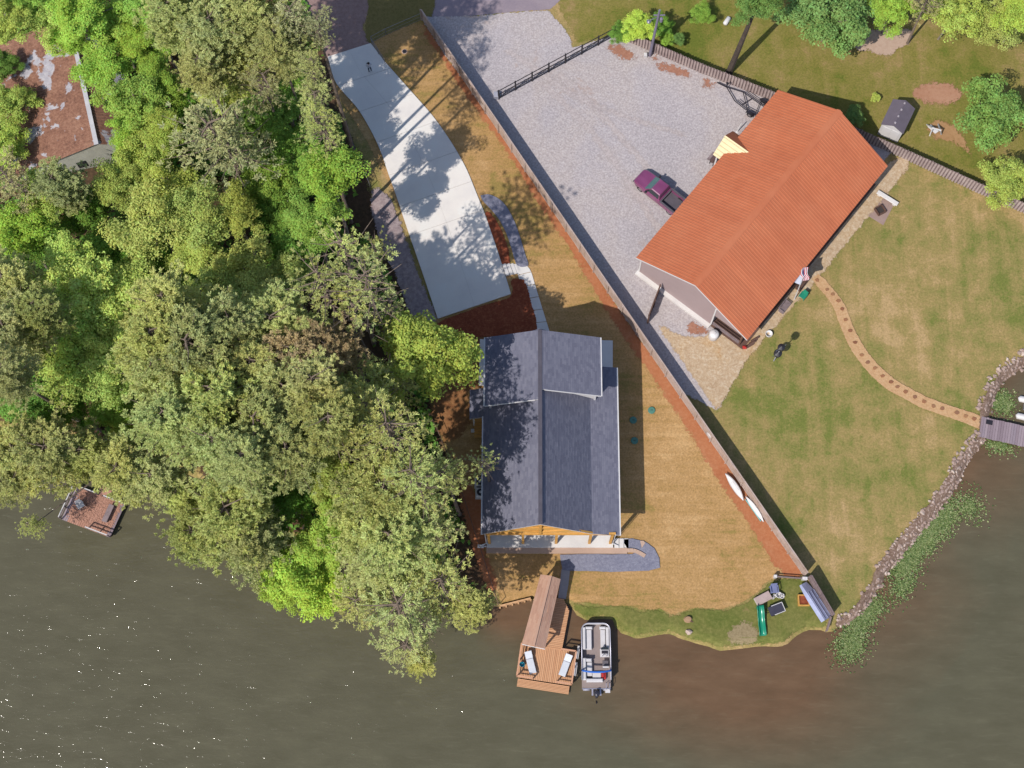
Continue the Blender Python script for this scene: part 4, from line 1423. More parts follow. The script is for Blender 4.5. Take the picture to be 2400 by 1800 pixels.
def rounded(hbx, y0, y1, r, n=7):
    pts = [(-hbx, y0), (hbx, y0), (hbx, y1 - r)]
    pts += [(hbx - r + r * math.cos(a), y1 - r + r * math.sin(a)) for a in np.linspace(0, math.pi / 2, n)[1:]]
    pts += [(-hbx + r - r * math.sin(a), y1 - r + r * math.cos(a)) for a in np.linspace(0, math.pi / 2, n)]
    return pts


MB().prism(rounded(hb, -hl_, hl_, .6), .40, .5).part('deck', m_carpet, boat, False)
out, inn = rounded(hb + .02, -hl_ + .75, hl_ - .02, .62), rounded(hb - .06, -hl_ + .75, hl_ - .1, .54)
# side fence, open at the stern
fence = MB()
no = len(out)
for i in range(1, no):
    a, b = out[i], out[(i + 1) % no]
    c, d_ = inn[i], inn[(i + 1) % no]
    if i == no - 1:
        a, b, c, d_ = out[no - 1], out[0], inn[no - 1], inn[0]
    fence.add([(*a, .5), (*b, .5), (*b, 1.22), (*a, 1.22), (*c, .5), (*d_, .5), (*d_, 1.22), (*c, 1.22)],
              [(0, 1, 2, 3), (5, 4, 7, 6), (3, 2, 6, 7)])
fence.part('side_panels', m_vinyl, boat, False)
MB().tube([(x * .985, y, 1.25) for x, y in out[1:] + out[:1]], .035, 6).part('top_rail', m_alu, boat, False, True)
MB().prism([(-hb, -hl_), (hb, -hl_), (hb, -hl_ + .06), (-hb, -hl_ + .06)], .5, .56).part('stern_trim', m_alu, boat, False)


def couch(name, seat, back):
    r = empty(name, (0, 0, 0))
    r.parent = boat
    for q in seat:
        MB().cbox(*q, .5, .92, .05).part('seat', m_vinyl, r, False)
    for q in back:
        MB().cbox(*q, .5, 1.16, .06).part('backrest', m_vinyl, r, False)


yb = hl_
couch('bow_couch', [(-.86, -.36, yb - 2.3, yb - .55)], [(-1.18, -.9, yb - 2.3, yb - .35), (-.88, -.3, yb - .53, yb - .30)])
couch('bow_couch', [(.42, .86, yb - 2.3, yb - .55)], [(.9, 1.18, yb - 2.3, yb - .35), (.34, .88, yb - .53, yb - .30)])
couch('lounge', [(-.86, -.36, -1.75, -.55), (-.34, .42, -1.95, -1.45)], [(-1.18, -.9, -2.1, -.2), (-.88, .55, -2.28, -1.98), (-.88, -.40, -.52, -.24)])
hel = empty('helm', (0, 0, 0))
hel.parent = boat
MB().cbox(.36, 1.16, -.10, .62, .5, 1.15, .08).part('console', m_vinyl, hel, False)
MB().tube([(.76 + .2 * math.cos(a), -.02 + .06 * math.sin(a), 1.2 + .18 * math.sin(a)) for a in np.linspace(0, 2 * math.pi, 13)], .022, 5, False).part('wheel', m_dark, hel, False)
MB().slab([(.42, .5, 1.16), (1.1, .5, 1.16), (1.04, .70, 1.42), (.48, .70, 1.42)], .02).part('windscreen', m_glass, hel, False)
MB().cbox(.48, 1.04, .16, .42, 1.151, 1.2, .02).part('dash', m_dark, hel, False)
ch = empty('captain_chair', (0, 0, 0))
ch.parent = boat
MB().lathe([(.10, 0), (.05, .05), (.05, .35)], 10, (.82, -.65, .5)).part('pedestal', m_alu, ch, False)
MB().cbox(.55, 1.1, -.92, -.40, .85, 1.02, .06).part('seat', plain('grey_vinyl', A(112, 106, 112), .6), ch, False)
MB().cbox(.55, 1.1, -1.08, -.93, .9, 1.45, .05).part('backrest', m_vinyl, ch, False)
MB().tube([(-hb + .02, -1.28, 1.3), (-hb + .1, -1.36, 1.62), (-.6, -1.46, 1.66), (0, -1.48, 1.67), (.6, -1.46, 1.66), (hb - .1, -1.36, 1.62), (hb - .02, -1.28, 1.3)], .085, 8).part('bimini_bar', plain('bright_blue_canvas', A(28, 110, 214), .5), boat, False, True)
mo = empty('outboard_motor', (0, 0, 0))
mo.parent = boat
MB().box(-.42, -.28, -hl_ - .55, -hl_ - .002, .30, .47).box(.28, .42, -hl_ - .55, -hl_ - .002, .30, .47).part('mount', m_alu, mo, False)
MB().lathe([(.16, .3), (.23, .55), (.25, .85), (.2, 1.02), (.08, 1.08)], 12, (0, -hl_ - .42, 0), 1, 1.35).part('cowling', plain('black_cowl', A(60, 60, 72), .25), mo, False, True)
MB().bar((0, -hl_ - .5, .35), (0, -hl_ - .8, -.35), .16, .22).part('shaft', m_dark, mo, False)
MB().bar((0, -hl_ - .85, -.1), (0, -hl_ - 1.2, .1), .09, .09).part('tiller', m_dark, mo, False)
MB().box(.78, 1.2, -hl_ - .32, -hl_ - .002, .36, .44).part('boarding_step', m_vinyl, boat, False)
for s in (.84, 1.14):
    MB().tube([(s, -hl_ + .5, .51), (s, -hl_ + .45, 1.0), (s, -hl_ + .02, 1.0), (s, -hl_ - .05, .46)], .025, 5).part('ladder_rail', m_alu, boat, False)
rb = empty('red_bag', (boat.location.x, boat.location.y, 0))
p_ = P(1415, 1584, bz + .3)
rb.location = (p_.x, p_.y, WATER_Z + .5)
tag(rb, 'small red cool bag at the stern of the pontoon boat', 'bag')
MB().cbox(-.2, .2, -.28, .28, 0, .42, .06).part('body', plain('red_fabric', A(204, 44, 44), .7), rb, False)
MB().tube([(0, -.2, .42), (0, -.1, .54), (0, .1, .54), (0, .2, .42)], .02, 5).part('strap', m_dark, rb, False)

# grey dock on the right edge
gA, gB = P(2301, 976, DZ), P(2312, 1026, DZ)
gdir = (P(2400, 998, DZ) - gA).normalized()
gd = empty('grey_dock', (gA.x, gA.y, 0), 'weathered grey plank dock at the end of the garden path', 'dock', rz=math.atan2(gdir.y, gdir.x))
gw = abs(local(gd, gB).y) + .05
for k in range(42):
    piece('deck_board', unit(m_graydeck), gd, (.12 + k * .235, -gw / 2 + random.uniform(-.03, .03), DZ - .02), (0, 0, 0), (.215, gw, .05))
MB().box(.05, 9.8, -gw + .15, -.15, DZ - .3, DZ - .05).part('frame', m_greywood, gd, False)
for x in (1.5, 5.5, 9.4):
    for y in (-.2, -gw + .2):
        MB().tube([(x, y, -3), (x, y, DZ - .05)], .1, 8).part('piling', m_greywood, gd, False)
MB().box(.45, 1.05, -.62, -.2, DZ + .01, DZ + .06).part('mat', m_dark, gd, False)
pb = empty('white_pontoon', P(2420, 965, WATER_Z), 'white pontoon boat partly in view beside the grey dock', 'boat', rz=math.atan2(gdir.y, gdir.x))
for y in (.95, -.75):
    MB().tube([(-1.5, y, .3), (-1.35, y, .12), (3, y, .12)], [.08, .3, .3], 12).part('pontoon', m_white, pb, False, True)
MB().box(-.6, 3, -.7, .9, .44, .5).part('deck', m_alu, pb, False)
MB().cbox(-1.0, -.4, -.15, .45, .3, .95, .1).part('motor', plain('grey_cowl', A(150, 150, 160), .4), pb, False)

# old dock covered with leaves
oz = .05
oA, oB, oC, oD = P(143, 1217, oz), P(258, 1260, oz), P(286, 1171, oz), P(176, 1138, oz)
od = empty('leafy_dock', (oA.x, oA.y, WATER_Z), 'old square dock covered with brown leaves below the wood', 'dock', rz=ang(oA, oB))
ow, ol = (oB - oA).length, (oD - oA).length
m_leafdeck = deckwood('leaf_covered_boards', [A(184, 134, 114), A(196, 146, 124), A(204, 154, 134), A(188, 144, 128)])
nb = int(ow / .2)
for k in range(nb):
    edge = k < 3 or k > nb - 3
    piece('deck_board', unit(m_graydeck if edge else m_leafdeck), od, ((k + .5) * ow / nb, ol / 2, .53), (0, 0, 0), (ow / nb - .02, ol, .05))
MB().box(.1, ow - .1, .1, ol - .1, .2, .5).part('frame', m_brownwood, od, False)
litter = MB()
for k in range(1500):
    x, y = random.uniform(.3, ow - .2), random.uniform(.35, ol - .1)
    a, r = random.random() * 6.28, random.uniform(.05, .1)
    litter.add([(x + r * math.cos(a + j * 1.57), y + r * math.sin(a + j * 1.57) * .6, .575 + random.uniform(0, .03)) for j in range(4)], [(0, 1, 2, 3)])
stuff(litter.part('fallen_leaves', m_leafdeck, od, False))
zt2 = .56
for path in ([(.05, .05), (.05, ol - .05), (ow * .45, ol - .05)], [(ow * .62, ol - .05), (ow - .05, ol - .05)], [(ow * .55, .05), (ow - .05, .05)]):
    for a, b in zip(path[:-1], path[1:]):
        for z in (.95, .5):
            MB().bar((*a, zt2 + z), (*b, zt2 + z), .09, .07).part('rail', m_white if z > .9 else m_greywood, od, False)
        n = max(1, round(math.dist(a, b) / 1.2))
        for k in range(n + 1):
            x, y = a[0] + (b[0] - a[0]) * k / n, a[1] + (b[1] - a[1]) * k / n
            MB().box(x - .05, x + .05, y - .05, y + .05, zt2, zt2 + .93).part('rail_post', m_greywood, od, False)
for x in (.2, ow / 2, ow - .2):
    for y in (.2, ol - .2):
        MB().tube([(x, y, -2.5), (x, y, .2)], .11, 8).part('piling', m_brownwood, od, False)
ga_, gb_ = local(od, P(246, 1160, oz)), local(od, P(262, 1052, .0))
MB().bar((ga_.x, ga_.y, .5), (gb_.x, gb_.y, .55), 1.15, .1).part('gangway', m_leafdeck, od, False)


def patio_chair(name, label, loc, rz, m, group=None, s=1.0):
    r = empty(name, loc, label, 'chair', group, rz)
    MB().cbox(-.27 * s, .27 * s, -.25 * s, .27 * s, .36 * s, .43 * s, .02).part('seat', m, r, False)
    MB().slab([(-.27 * s, .24 * s, .43 * s), (.27 * s, .24 * s, .43 * s), (.25 * s, .42 * s, .92 * s), (-.25 * s, .42 * s, .92 * s)], .05).part('backrest', m, r, False)
    for x in (-.29, .29):
        MB().bar((x * s, -.25 * s, .62 * s), (x * s, .3 * s, .64 * s), .07 * s, .04).part('armrest', m, r, False)
        for y in (-.23, .24):
            MB().box(x * s - .03, x * s + .03, y * s - .03, y * s + .03, 0, .6 * s).part('leg', m, r, False)
    return r


patio_chair('patio_chair', 'white plastic chair at the left of the leafy dock', P(192, 1186, .1), .6, m_white)
bench = empty('dock_bench', P(256, 1205, .1), 'weathered bench along the right rail of the leafy dock', 'bench', rz=od.rotation_euler.z + math.pi / 2)
MB().cbox(-.85, .85, -.25, .25, .4, .47, .02).part('seat', m_greywood, bench, False)
for x in (-.7, .7):
    MB().box(x - .05, x + .05, -.2, .2, 0, .4).part('leg', m_greywood, bench, False)

# ================================================================== vehicles and things on the lot
def loft(secs, close=True):
    """secs: list of rings (same point count) of xyz"""
    mb = MB()
    n = len(secs[0])
    mb.v = [tuple(p) for s in secs for p in s]
    for i in range(len(secs) - 1):
        for k in range(n):
            k2 = (k + 1) % n
            mb.f.append((i * n + k, i * n + k2, (i + 1) * n + k2, (i + 1) * n + k))
    if close:
        mb.f.append(tuple(range(n - 1, -1, -1)))
        mb.f.append(tuple((len(secs) - 1) * n + k for k in range(n)))
    return mb


fw, rw_ = P(1500.7, 442.7, .36), P(1568.5, 497, .36)      # wheels on the driver's side
hd = (fw - rw_)
hd.z = 0
wb = hd.length
hd.normalize()
rgt = Vector((hd.y, -hd.x, 0))
tc = (fw + rw_) / 2 + rgt * .86
truck = empty('pickup_truck', (tc.x, tc.y, 0), 'plum-coloured pickup truck backed against the orange barn', 'truck', rz=math.atan2(hd.y, hd.x))
t = NT('plum_paint')
t.color(t.ramp(t.noise(.8, 3), stops([A(134, 66, 108), A(142, 72, 116), A(150, 80, 124)])))
t.rough(.28)
t.spec(.5)
t.bsdf.inputs['Coat Weight'].default_value = .5
t.bsdf.inputs['Coat Roughness'].default_value = .08
m_plum = t.m
m_bed = plain('grey_bed_liner', A(96, 90, 100), .7, var=.15)
m_tyre = plain('tyre_rubber', A(38, 36, 40), .9)
m_chrome = plain('chrome', A(200, 196, 200), .2, .8)
m_tglass = plain('teal_tinted_glass', A(84, 128, 128), .12, spec=.7)
hb2 = wb / 2


def sec(x, w, zb, zt_, r=.12):
    return [(x, -w + .02, zb), (x, -w, zb + .25), (x, -w, zt_ - r), (x, -w + r, zt_), (x, 0, zt_ + .02), (x, w - r, zt_), (x, w, zt_ - r), (x, w, zb + .25), (x, w - .02, zb)]


loft([sec(hb2 + .98, .66, .45, .80), sec(hb2 + .90, .80, .38, .93), sec(hb2 + .6, .93, .34, 1.02), sec(hb2 - .1, .97, .34, 1.08), sec(hb2 - .55, .98, .34, 1.10), sec(hb2 - 2.35, .98, .36, 1.08), sec(hb2 - 2.40, .98, .36, 1.04)]).part('body', m_plum, truck, False)
# cab with sloping glass
xf, xr_ = hb2 - .50, hb2 - 2.32
cab = [[(xf, -.86, 1.09), (xf, .86, 1.09), (xr_, .88, 1.09), (xr_, -.88, 1.09)], [(xf - .62, -.70, 1.74), (xf - .62, .70, 1.74), (xr_ + .12, .72, 1.74), (xr_ + .12, -.72, 1.74)], [(xf - .70, -.62, 1.79), (xf - .70, .62, 1.79), (xr_ + .20, .64, 1.79), (xr_ + .20, -.64, 1.79)]]
loft(cab).part('cab', m_plum, truck, False)
MB().add([(xf - .01, -.82, 1.12), (xf - .01, .82, 1.12), (xf - .58, .69, 1.70), (xf - .58, -.69, 1.70), (xf + .03, -.80, 1.14), (xf + .03, .80, 1.14), (xf - .56, .67, 1.715), (xf - .56, -.67, 1.715)],
         [(4, 5, 6, 7), (0, 3, 2, 1), (0, 1, 5, 4), (1, 2, 6, 5), (2, 3, 7, 6), (3, 0, 4, 7)]).part('windshield', m_tglass, truck, False)
for s in (-1, 1):
    MB().add([(xf - .2, s * .872, 1.14), (xr_ + .15, s * .888, 1.14), (xr_ + .2, s * .745, 1.68), (xf - .66, s * .728, 1.68), (xf - .2, s * .85, 1.14), (xr_ + .15, s * .86, 1.14), (xr_ + .2, s * .72, 1.68), (xf - .66, s * .70, 1.68)],
             [(0, 1, 2, 3) if s > 0 else (3, 2, 1, 0), (7, 6, 5, 4) if s > 0 else (4, 5, 6, 7), (0, 4, 5, 1), (1, 5, 6, 2), (2, 6, 7, 3), (3, 7, 4, 0)]).part('side_window', m_glass, truck, False)
    MB().cbox(xf - .38, xf - .18, min(s * .98, s * 1.18), max(s * .98, s * 1.18), 1.08, 1.26, .03).part('mirror', m_dark, truck, False)
    MB().cbox(xf - 1.5, xf - 1.3, min(s * .981, s * 1.0), max(s * .981, s * 1.0), .92, .97, .01).part('door_handle', m_chrome, truck, False)
    for x in (hb2, -hb2):
        wh = empty('wheel', (x, s * .84, .37))
        wh.parent = truck
        wh.rotation_euler = (math.pi / 2, 0, 0)
        MB().lathe([(.22, -.12), (.34, -.12), (.37, -.06), (.37, .06), (.34, .12), (.22, .12)], 18).part('tyre', m_tyre, wh, False)
        MB().lathe([(.06, -.135), (.21, -.125), (.21, .125), (.06, .135)], 14).part('rim', m_chrome, wh, False)
    MB().cbox(hb2 + .83, hb2 + .93, min(s * .5, s * .78), max(s * .5, s * .78), .68, .86, .02).part('headlight', m_glass, truck, False)
# load bed
xb0, xb1 = hb2 - 2.42, hb2 - 4.45
MB().box(xb1, xb0, -.98, -.80, .40, 1.10).part('bed_side', m_plum, truck, False)
MB().box(xb1, xb0, .80, .98, .40, 1.10).part('bed_side', m_plum, truck, False)
MB().box(xb0 - .12, xb0 - .002, -.798, .798, .45, 1.09).part('bed_front', m_bed, truck, False)
MB().box(xb1, xb1 + .1, -.798, .798, .45, 1.06).part('tailgate', m_plum, truck, False)
MB().box(xb1 + .1, xb0 - .12, -.798, .798, .45, .58).part('bed_floor', m_bed, truck, False)
MB().box(xb1, xb0, -.985, -.80, 1.1, 1.13).box(xb1, xb0, .80, .985, 1.1, 1.13).part('bed_rail', m_bed, truck, False)
MB().box(hb2 + .96, hb2 + 1.04, -.8, .8, .42, .58).part('front_bumper', m_chrome, truck, False)

# boat trailer
ha, hb_ = P(1681, 193, .45), P(1790, 268, .5)
tl = empty('boat_trailer', ((ha.x + hb_.x) / 2, (ha.y + hb_.y) / 2, 0), 'empty black boat trailer with Y-shaped tongue beside the picket fence', 'trailer')
j = P(1703, 204, .5)
MB().bar(ha, j, .10).part('tongue', m_dark, tl)
for side, pts in (('a', [(1703, 204), (1742, 216), (1780, 243), (1800, 256)]), ('b', [(1703, 204), (1722, 236), (1745, 255), (1778, 272), (1792, 280)])):
    w = [P(x, y, .5) for x, y in pts]
    MB().tube(w, .055, 6).part('side_rail', m_dark, tl)
    w = [P(x + 7, y - 3, .62) for x, y in pts[1:]]
    MB().tube(w, .04, 6).part('bunk', m_dark, tl)
for a, b in (((1742, 217), (1752, 257)), ((1762, 231), (1738, 246)), ((1780, 243), (1770, 268))):
    MB().bar(P(*a, .5), P(*b, .5), .07).part('cross_member', m_dark, tl)
for x, y in ((1789, 240), (1757, 269)):
    p = P(x, y, .35)
    g = empty('wheel', p - tl.location)
    g.parent = tl
    g.rotation_euler = (math.pi / 2, 0, math.radians(-33))
    MB().lathe([(.18, -.1), (.30, -.1), (.33, 0), (.30, .1), (.18, .1)], 16).part('tyre', m_tyre, g, False)
    MB().lathe([(.05, -.11), (.17, -.1), (.17, .1), (.05, .11)], 12).part('rim', m_chrome, g, False)
    f_ = empty('fender', p - tl.location)
    f_.parent = tl
    f_.rotation_euler = (0, 0, math.radians(-33))
    arc = [(.48 * math.cos(a), .46 * math.sin(a)) for a in np.linspace(.2, math.pi - .2, 9)]
    mb = MB()
    for k in range(8):
        mb.add([(arc[k][0], -.15, arc[k][1]), (arc[k + 1][0], -.15, arc[k + 1][1]), (arc[k + 1][0], .15, arc[k + 1][1]), (arc[k][0], .15, arc[k][1])], [(0, 1, 2, 3)])
    mb.part('mudguard', m_dark, f_, False)
MB().tube([j, j + Vector((0, 0, .75))], .05, 6).part('winch_post', m_dark, tl)
MB().lathe([(.12, .6), (.14, .7), (.12, .8)], 10, tuple(j)).part('winch', m_dark, tl)

# utility pole with lamp and cross bracket
pb0 = P(1523, 131)
pt0 = P(1534, 27, 8.4)
pole = empty('utility_pole', pb0, 'tall grey utility pole with lamp at the edge of the gravel lot', 'pole')
pt0 = Vector((pb0.x + .25, pb0.y + .05, 8.4))
m_pole = plain('grey_pole', A(136, 130, 150), .7)
MB().tube([pb0, pt0], [.16, .11], 10).part('shaft', m_pole, pole)
MB().bar(pt0 + Vector((-.5, 0, -.9)), pt0 + Vector((.6, 0, -.9)), .1, .12).part('crossarm', m_pole, pole)
MB().tube([pt0 + Vector((0, 0, -1.2)), pt0 + Vector((-.5, -.3, -1.0)), pt0 + Vector((-.9, -.5, -1.1))], .04, 6).part('lamp_arm', m_pole, pole)
MB().lathe([(.05, .1), (.22, 0), (.2, -.16), (.05, -.2)], 12, tuple(pt0 + Vector((-.95, -.52, -1.1)))).part('lamp_head', m_chrome, pole)
MB().lathe([(.16, 0), (.17, .5), (.08, .6)], 10, tuple(pt0 + Vector((.3, -.05, -1.9)))).part('transformer', m_pole, pole)
MB().cbox(pb0.x - .62, pb0.x - .3, pb0.y - .25, pb0.y + .1, 0, .55, .04).thing('meter_box', m_white, 'small white meter box at the foot of the utility pole', 'box')

# short fence with gate frame beside the barn's end wall
fence_line('side_fence', 'short dark board fence standing out from the barn end towards the long fence', 'fence', [(1516, 757), (1544, 683)], 1.9, m_brownwood, 2.0)
tk = empty('water_tank', P(1671, 790), 'white water tank standing at the corner of the barn', 'tank')
MB().lathe([(.42, 0), (.46, .06), (.46, .95), (.40, 1.08), (.15, 1.16)], 20).part('shell', m_trim, tk, False, True)
MB().lathe([(.14, 1.15), (.14, 1.24), (.05, 1.25)], 12).part('lid', m_white, tk, False)
bt = MB().lathe([(.25, 0), (.33, .3), (.34, .42), (.31, .42), (.24, .08), (.02, .06)], 16, tuple(P(1801, 785))).thing('wash_tub', m_trim, 'white round tub on the pebble strip beside the barn', 'tub', smooth=True)
rc = empty('fuel_can', P(1744, 816), 'red fuel can by the barn corner post', 'can')
MB().cbox(-.18, .18, -.14, .14, 0, .38, .05).part('body', plain('red_plastic', A(214, 62, 54), .4), rc, False)
MB().tube([(0, 0, .38), (.14, 0, .52)], .03, 6).part('spout', m_dark, rc, False)
lg = empty('log_pile', P(1760, 806), 'dark rough log pile at the barn corner', 'logs')
for i in range(4):
    p = P(1756 + i * 4, 812 - i * 5)
    MB().tube([(p.x - .35, p.y - .2, .14 + .1 * (i % 2)), (p.x + .4, p.y + .25, .14 + .1 * (i % 2))], .11, 8).part('log', m_brownwood, lg)

# grill by the portico
gr = empty('barrel_grill', P(1672, 380), 'dark grill with side shelf beside the barn portico', 'grill', rz=barn.rotation_euler.z)
MB().tube([(-.45, 0, .85), (.45, 0, .85)], .26, 12).part('barrel', plain('brown_iron', A(108, 84, 82), .6), gr, False)
MB().box(-.5, .5, .28, .55, .78, .82).part('shelf', m_greywood, gr, False)
for x in (-.38, .38):
    for y in (-.2, .2):
        MB().box(x - .03, x + .03, y - .03, y + .03, 0, .7).part('leg', m_dark, gr, False)
wp0 = empty('white_post', P(1727, 310), 'thin leaning white post beside the barn portico', 'post')
a_ = P(1727, 310)
MB().tube([a_, a_ + Vector((.25, .25, 1.4))], .05, 6).part('shaft', m_trim, wp0)
MB().box(a_.x - .12, a_.x + .12, a_.y - .12, a_.y + .12, 0, .06).part('foot', m_trim, wp0)

# garden furniture on the lawn side of the barn
def slat_bench(label, px, py, m, w=1.6, rz=None):
    r = empty('garden_bench', P(px, py), label, 'bench', rz=barn.rotation_euler.z if rz is None else rz)
    for k in range(5):
        MB().box(-w / 2, w / 2, -.26 + k * .11, -.17 + k * .11, .42, .46).part('seat_slat', m, r, False)
    for k in range(4):
        MB().box(-w / 2, w / 2, .30 + k * .02, .33 + k * .02, .52 + k * .13, .62 + k * .13).part('back_slat', m, r, False)
    for x in (-w / 2 + .08, w / 2 - .08):
        MB().box(x - .04, x + .04, -.26, .30, 0, .418).part('leg', m, r, False)
        MB().box(x - .04, x + .04, -.26, .36, .62, .66).part('armrest', m, r, False)
    return r


slat_bench('dark slatted bench under the barn eave beside the flagpole', 1880, 668, m_brownwood)
slat_bench('weathered slatted bench on the pebble strip left of the flagpole', 1838, 723, m_greywood, 1.3)
fp = empty('flagpole', P(1861, 703), 'leaning white flagpole with striped flag at the barn eave', 'flagpole')
a_ = P(1861, 703)
b_ = P(1882, 650, 4.6)
MB().tube([a_, b_], [.05, .035], 8).part('pole', m_trim, fp)


def flagmat():
    t = NT('striped_flag_cloth')
    tc_ = t.node('ShaderNodeTexCoord')
    sep = t.node('ShaderNodeSeparateXYZ')
    t.l.new(tc_.outputs['Generated'], sep.inputs[0])
    st = t.math('MODULO', t.math('MULTIPLY', sep.outputs['Z'], 13.0), 2.0)
    c = t.mix(t.math('GREATER_THAN', st, 1.0), A(186, 40, 56), A(236, 230, 234))
    can = t.math('MULTIPLY', t.math('LESS_THAN', sep.outputs['X'], .42), t.math('GREATER_THAN', sep.outputs['Z'], .46))
    t.color(t.mix(can, c, A(46, 52, 104)))
    t.rough(.85)
    return t.m


def cloth(o, du, dv, nu, nv, wav, ph):
    mb = MB()
    for i in range(nu + 1):
        for j in range(nv + 1):
            u, v = i / nu, j / nv
            mb.v.append(tuple(o + du * u + dv * v + Vector((math.sin(u * 7 + ph) * wav, math.cos(u * 6 + ph) * wav, math.sin(u * 4 + v) * wav * .4))))
    for i in range(nu):
        for j in range(nv):
            k = i * (nv + 1) + j
            mb.f.append((k, k + nv + 1, k + nv + 2, k + 1))
    return mb


top = a_.lerp(b_, .98)
cloth(a_.lerp(b_, .80), Vector((.0, 1.25, .2)), Vector((.62, -.05, .35)), 10, 5, .09, 0).part('striped_flag', flagmat(), fp, True, True)
cloth(a_.lerp(b_, .66), Vector((-1.35, .75, .55)), Vector((.35, .75, .45)), 10, 5, .08, 1.3).part('white_flag', plain('white_flag_cloth', A(216, 220, 236), .85, var=.08), fp, True, True)
m_green = plain('green_plastic', A(40, 146, 118), .4)
patio_chair('lawn_chair', 'green plastic lawn chair at the foot of the flagpole', P(1880, 697), -.7, m_green)
ft = empty('feeder_pole', P(1813, 846), 'tall thin bird feeder pole with two dark baskets on the lawn', 'bird feeder')
a_ = P(1813, 846)
MB().tube([a_, a_ + Vector((.1, .1, 4.0))], .05, 6).part('pole', plain('steel_pole', A(190, 190, 200), .4), ft)
for z, r in ((3.5, .34), (1.9, .38)):
    MB().lathe([(.08, 0), (r, .1), (r, .4), (r * .4, .55), (.03, .62)], 12, (a_.x + z * .025, a_.y + z * .025, z)).part('basket', m_dark, ft)
    MB().bar((a_.x - .45, a_.y - .3, z + .3), (a_.x + .55, a_.y + .35, z + .3), .05).part('hanger', m_chrome, ft)
# fire-pit corner
bn = empty('stone_bench', P(2078, 468), 'pale stone bench beside the fire pit at the lawn edge', 'bench', rz=ang(P(2052, 458), P(2100, 488)))
MB().cbox(-1.15, 1.15, -.22, .22, .36, .46, .03).part('seat', m_conc2, bn, False)
for x in (-.85, .85):
    MB().box(x - .15, x + .15, -.18, .18, .04, .36).part('leg', m_conc2, bn, False)
fpit = empty('fire_pit', P(2062, 494, .05), 'dark square fire pit on the mauve paved pad', 'fire pit', rz=.5)
for k in range(4):
    r_ = k * math.pi / 2
    b = MB().box(-.42, .42, .34, .44, 0, .32).part('side_stone', m_brownwood, fpit, False)
    b.rotation_euler = (0, 0, r_)
MB().box(-.34, .34, -.34, .34, 0, .1).part('ash_bed', plain('ash', A(70, 62, 60), .9), fpit, False)

# swing frame on the north lawn
sw = empty('lawn_swing', P(2190, 305), 'white A-frame garden swing standing on the north lawn', 'swing')
for a, b in (((2172, 292), (2186, 300)), ((2179, 318), (2186, 300)), ((2198, 290), (2204, 306)), ((2206, 316), (2204, 306))):
    MB().bar(P(*a), P(*b, 1.5), .11, .11).part('leg', m_trim, sw)
MB().bar(P(2184, 300, 1.52), P(2206, 306, 1.52), .12, .12).part('top_beam', m_trim, sw)
MB().slab([P(2174, 296, .5), P(2182, 292, .5), P(2200, 308, .5), P(2192, 313, .5)], .06).part('seat', m_trim, sw)
bl = empty('propane_cylinder', P(1703, 52), 'small white propane cylinder on the north lawn', 'cylinder', rz=1.0)
MB().tube([(-.5, 0, .25), (-.4, 0, .25), (.4, 0, .25), (.5, 0, .25)], [.1, .24, .24, .1], 12).part('tank', m_trim, bl, False, True)
MB().box(-.3, .3, -.15, .15, 0, .08).part('stand', m_greywood, bl, False)

# ---- straw yard
m_lid = plain('green_septic_lid', A(86, 140, 124), .6)
for (x, y), lb in (((1527, 962), 'round green septic lid in the sun on the straw yard'), ((1484, 985), 'upper round green septic lid in the house shadow'), ((1487, 1033), 'lower round green septic lid in the house shadow')):
    r = empty('septic_lid', P(x, y, .03), lb, 'lid', 'septic lids beside the house')
    MB().lathe([(.34, 0), (.34, .09), (.30, .12), (.05, .13)], 20).part('cover', m_lid, r, False)
    MB().bar((-.1, 0, .14), (.1, 0, .14), .04, .03).part('grip', m_dark, r, False)
MB().lathe([(.02, 0), (.14, .05), (.19, .17), (.14, .3), (.02, .36)], 12, tuple(P(1543, 841))).thing('beach_ball', plain('pale_blue_ball', A(130, 196, 220), .3), 'small pale blue ball at the foot of the long fence', 'ball', smooth=True)
dr = empty('drain_cover', P(948, 121, .03), 'small dark round drain cover at the top of the straw yard', 'drain cover')
MB().lathe([(.22, 0), (.22, .07), (.19, .09), (.03, .09)], 16).part('cover', m_dark, dr, False)
MB().lathe([(.25, 0), (.3, .03), (.25, .05)], 16).part('rim', m_tan, dr, False)


def hull(name, label, a, b, wdt, h, m, cat, tilt, parts):
    pa, pb_ = P(*a, .3), P(*b, .3)
    L = (pb_ - pa).length
    r = empty(name, ((pa.x + pb_.x) / 2, (pa.y + pb_.y) / 2, .0), label, cat, rz=ang(pa, pb_))
    secs = []
    for f in np.linspace(-1, 1, 13):
        w = wdt / 2 * max(.04, (1 - abs(f) ** 2.4))
        zz = h * (.25 * abs(f) ** 3)
        secs.append([(f * L / 2, -w, h * .6 + zz), (f * L / 2, -w * .6, .02 + zz), (f * L / 2, 0, zz), (f * L / 2, w * .6, .02 + zz), (f * L / 2, w, h * .6 + zz), (f * L / 2, w * .5, h * .85 + zz), (f * L / 2, -w * .5, h * .85 + zz)])
    o = loft(secs).part('hull', m, r, False, True)
    o.rotation_euler = (tilt, 0, 0)
    o.location = (0, 0, abs(math.sin(tilt)) * wdt / 2)
    for nm, q, mm in parts:
        o2 = MB().cbox(*q, .02).part(nm, mm, o, False)
    return r


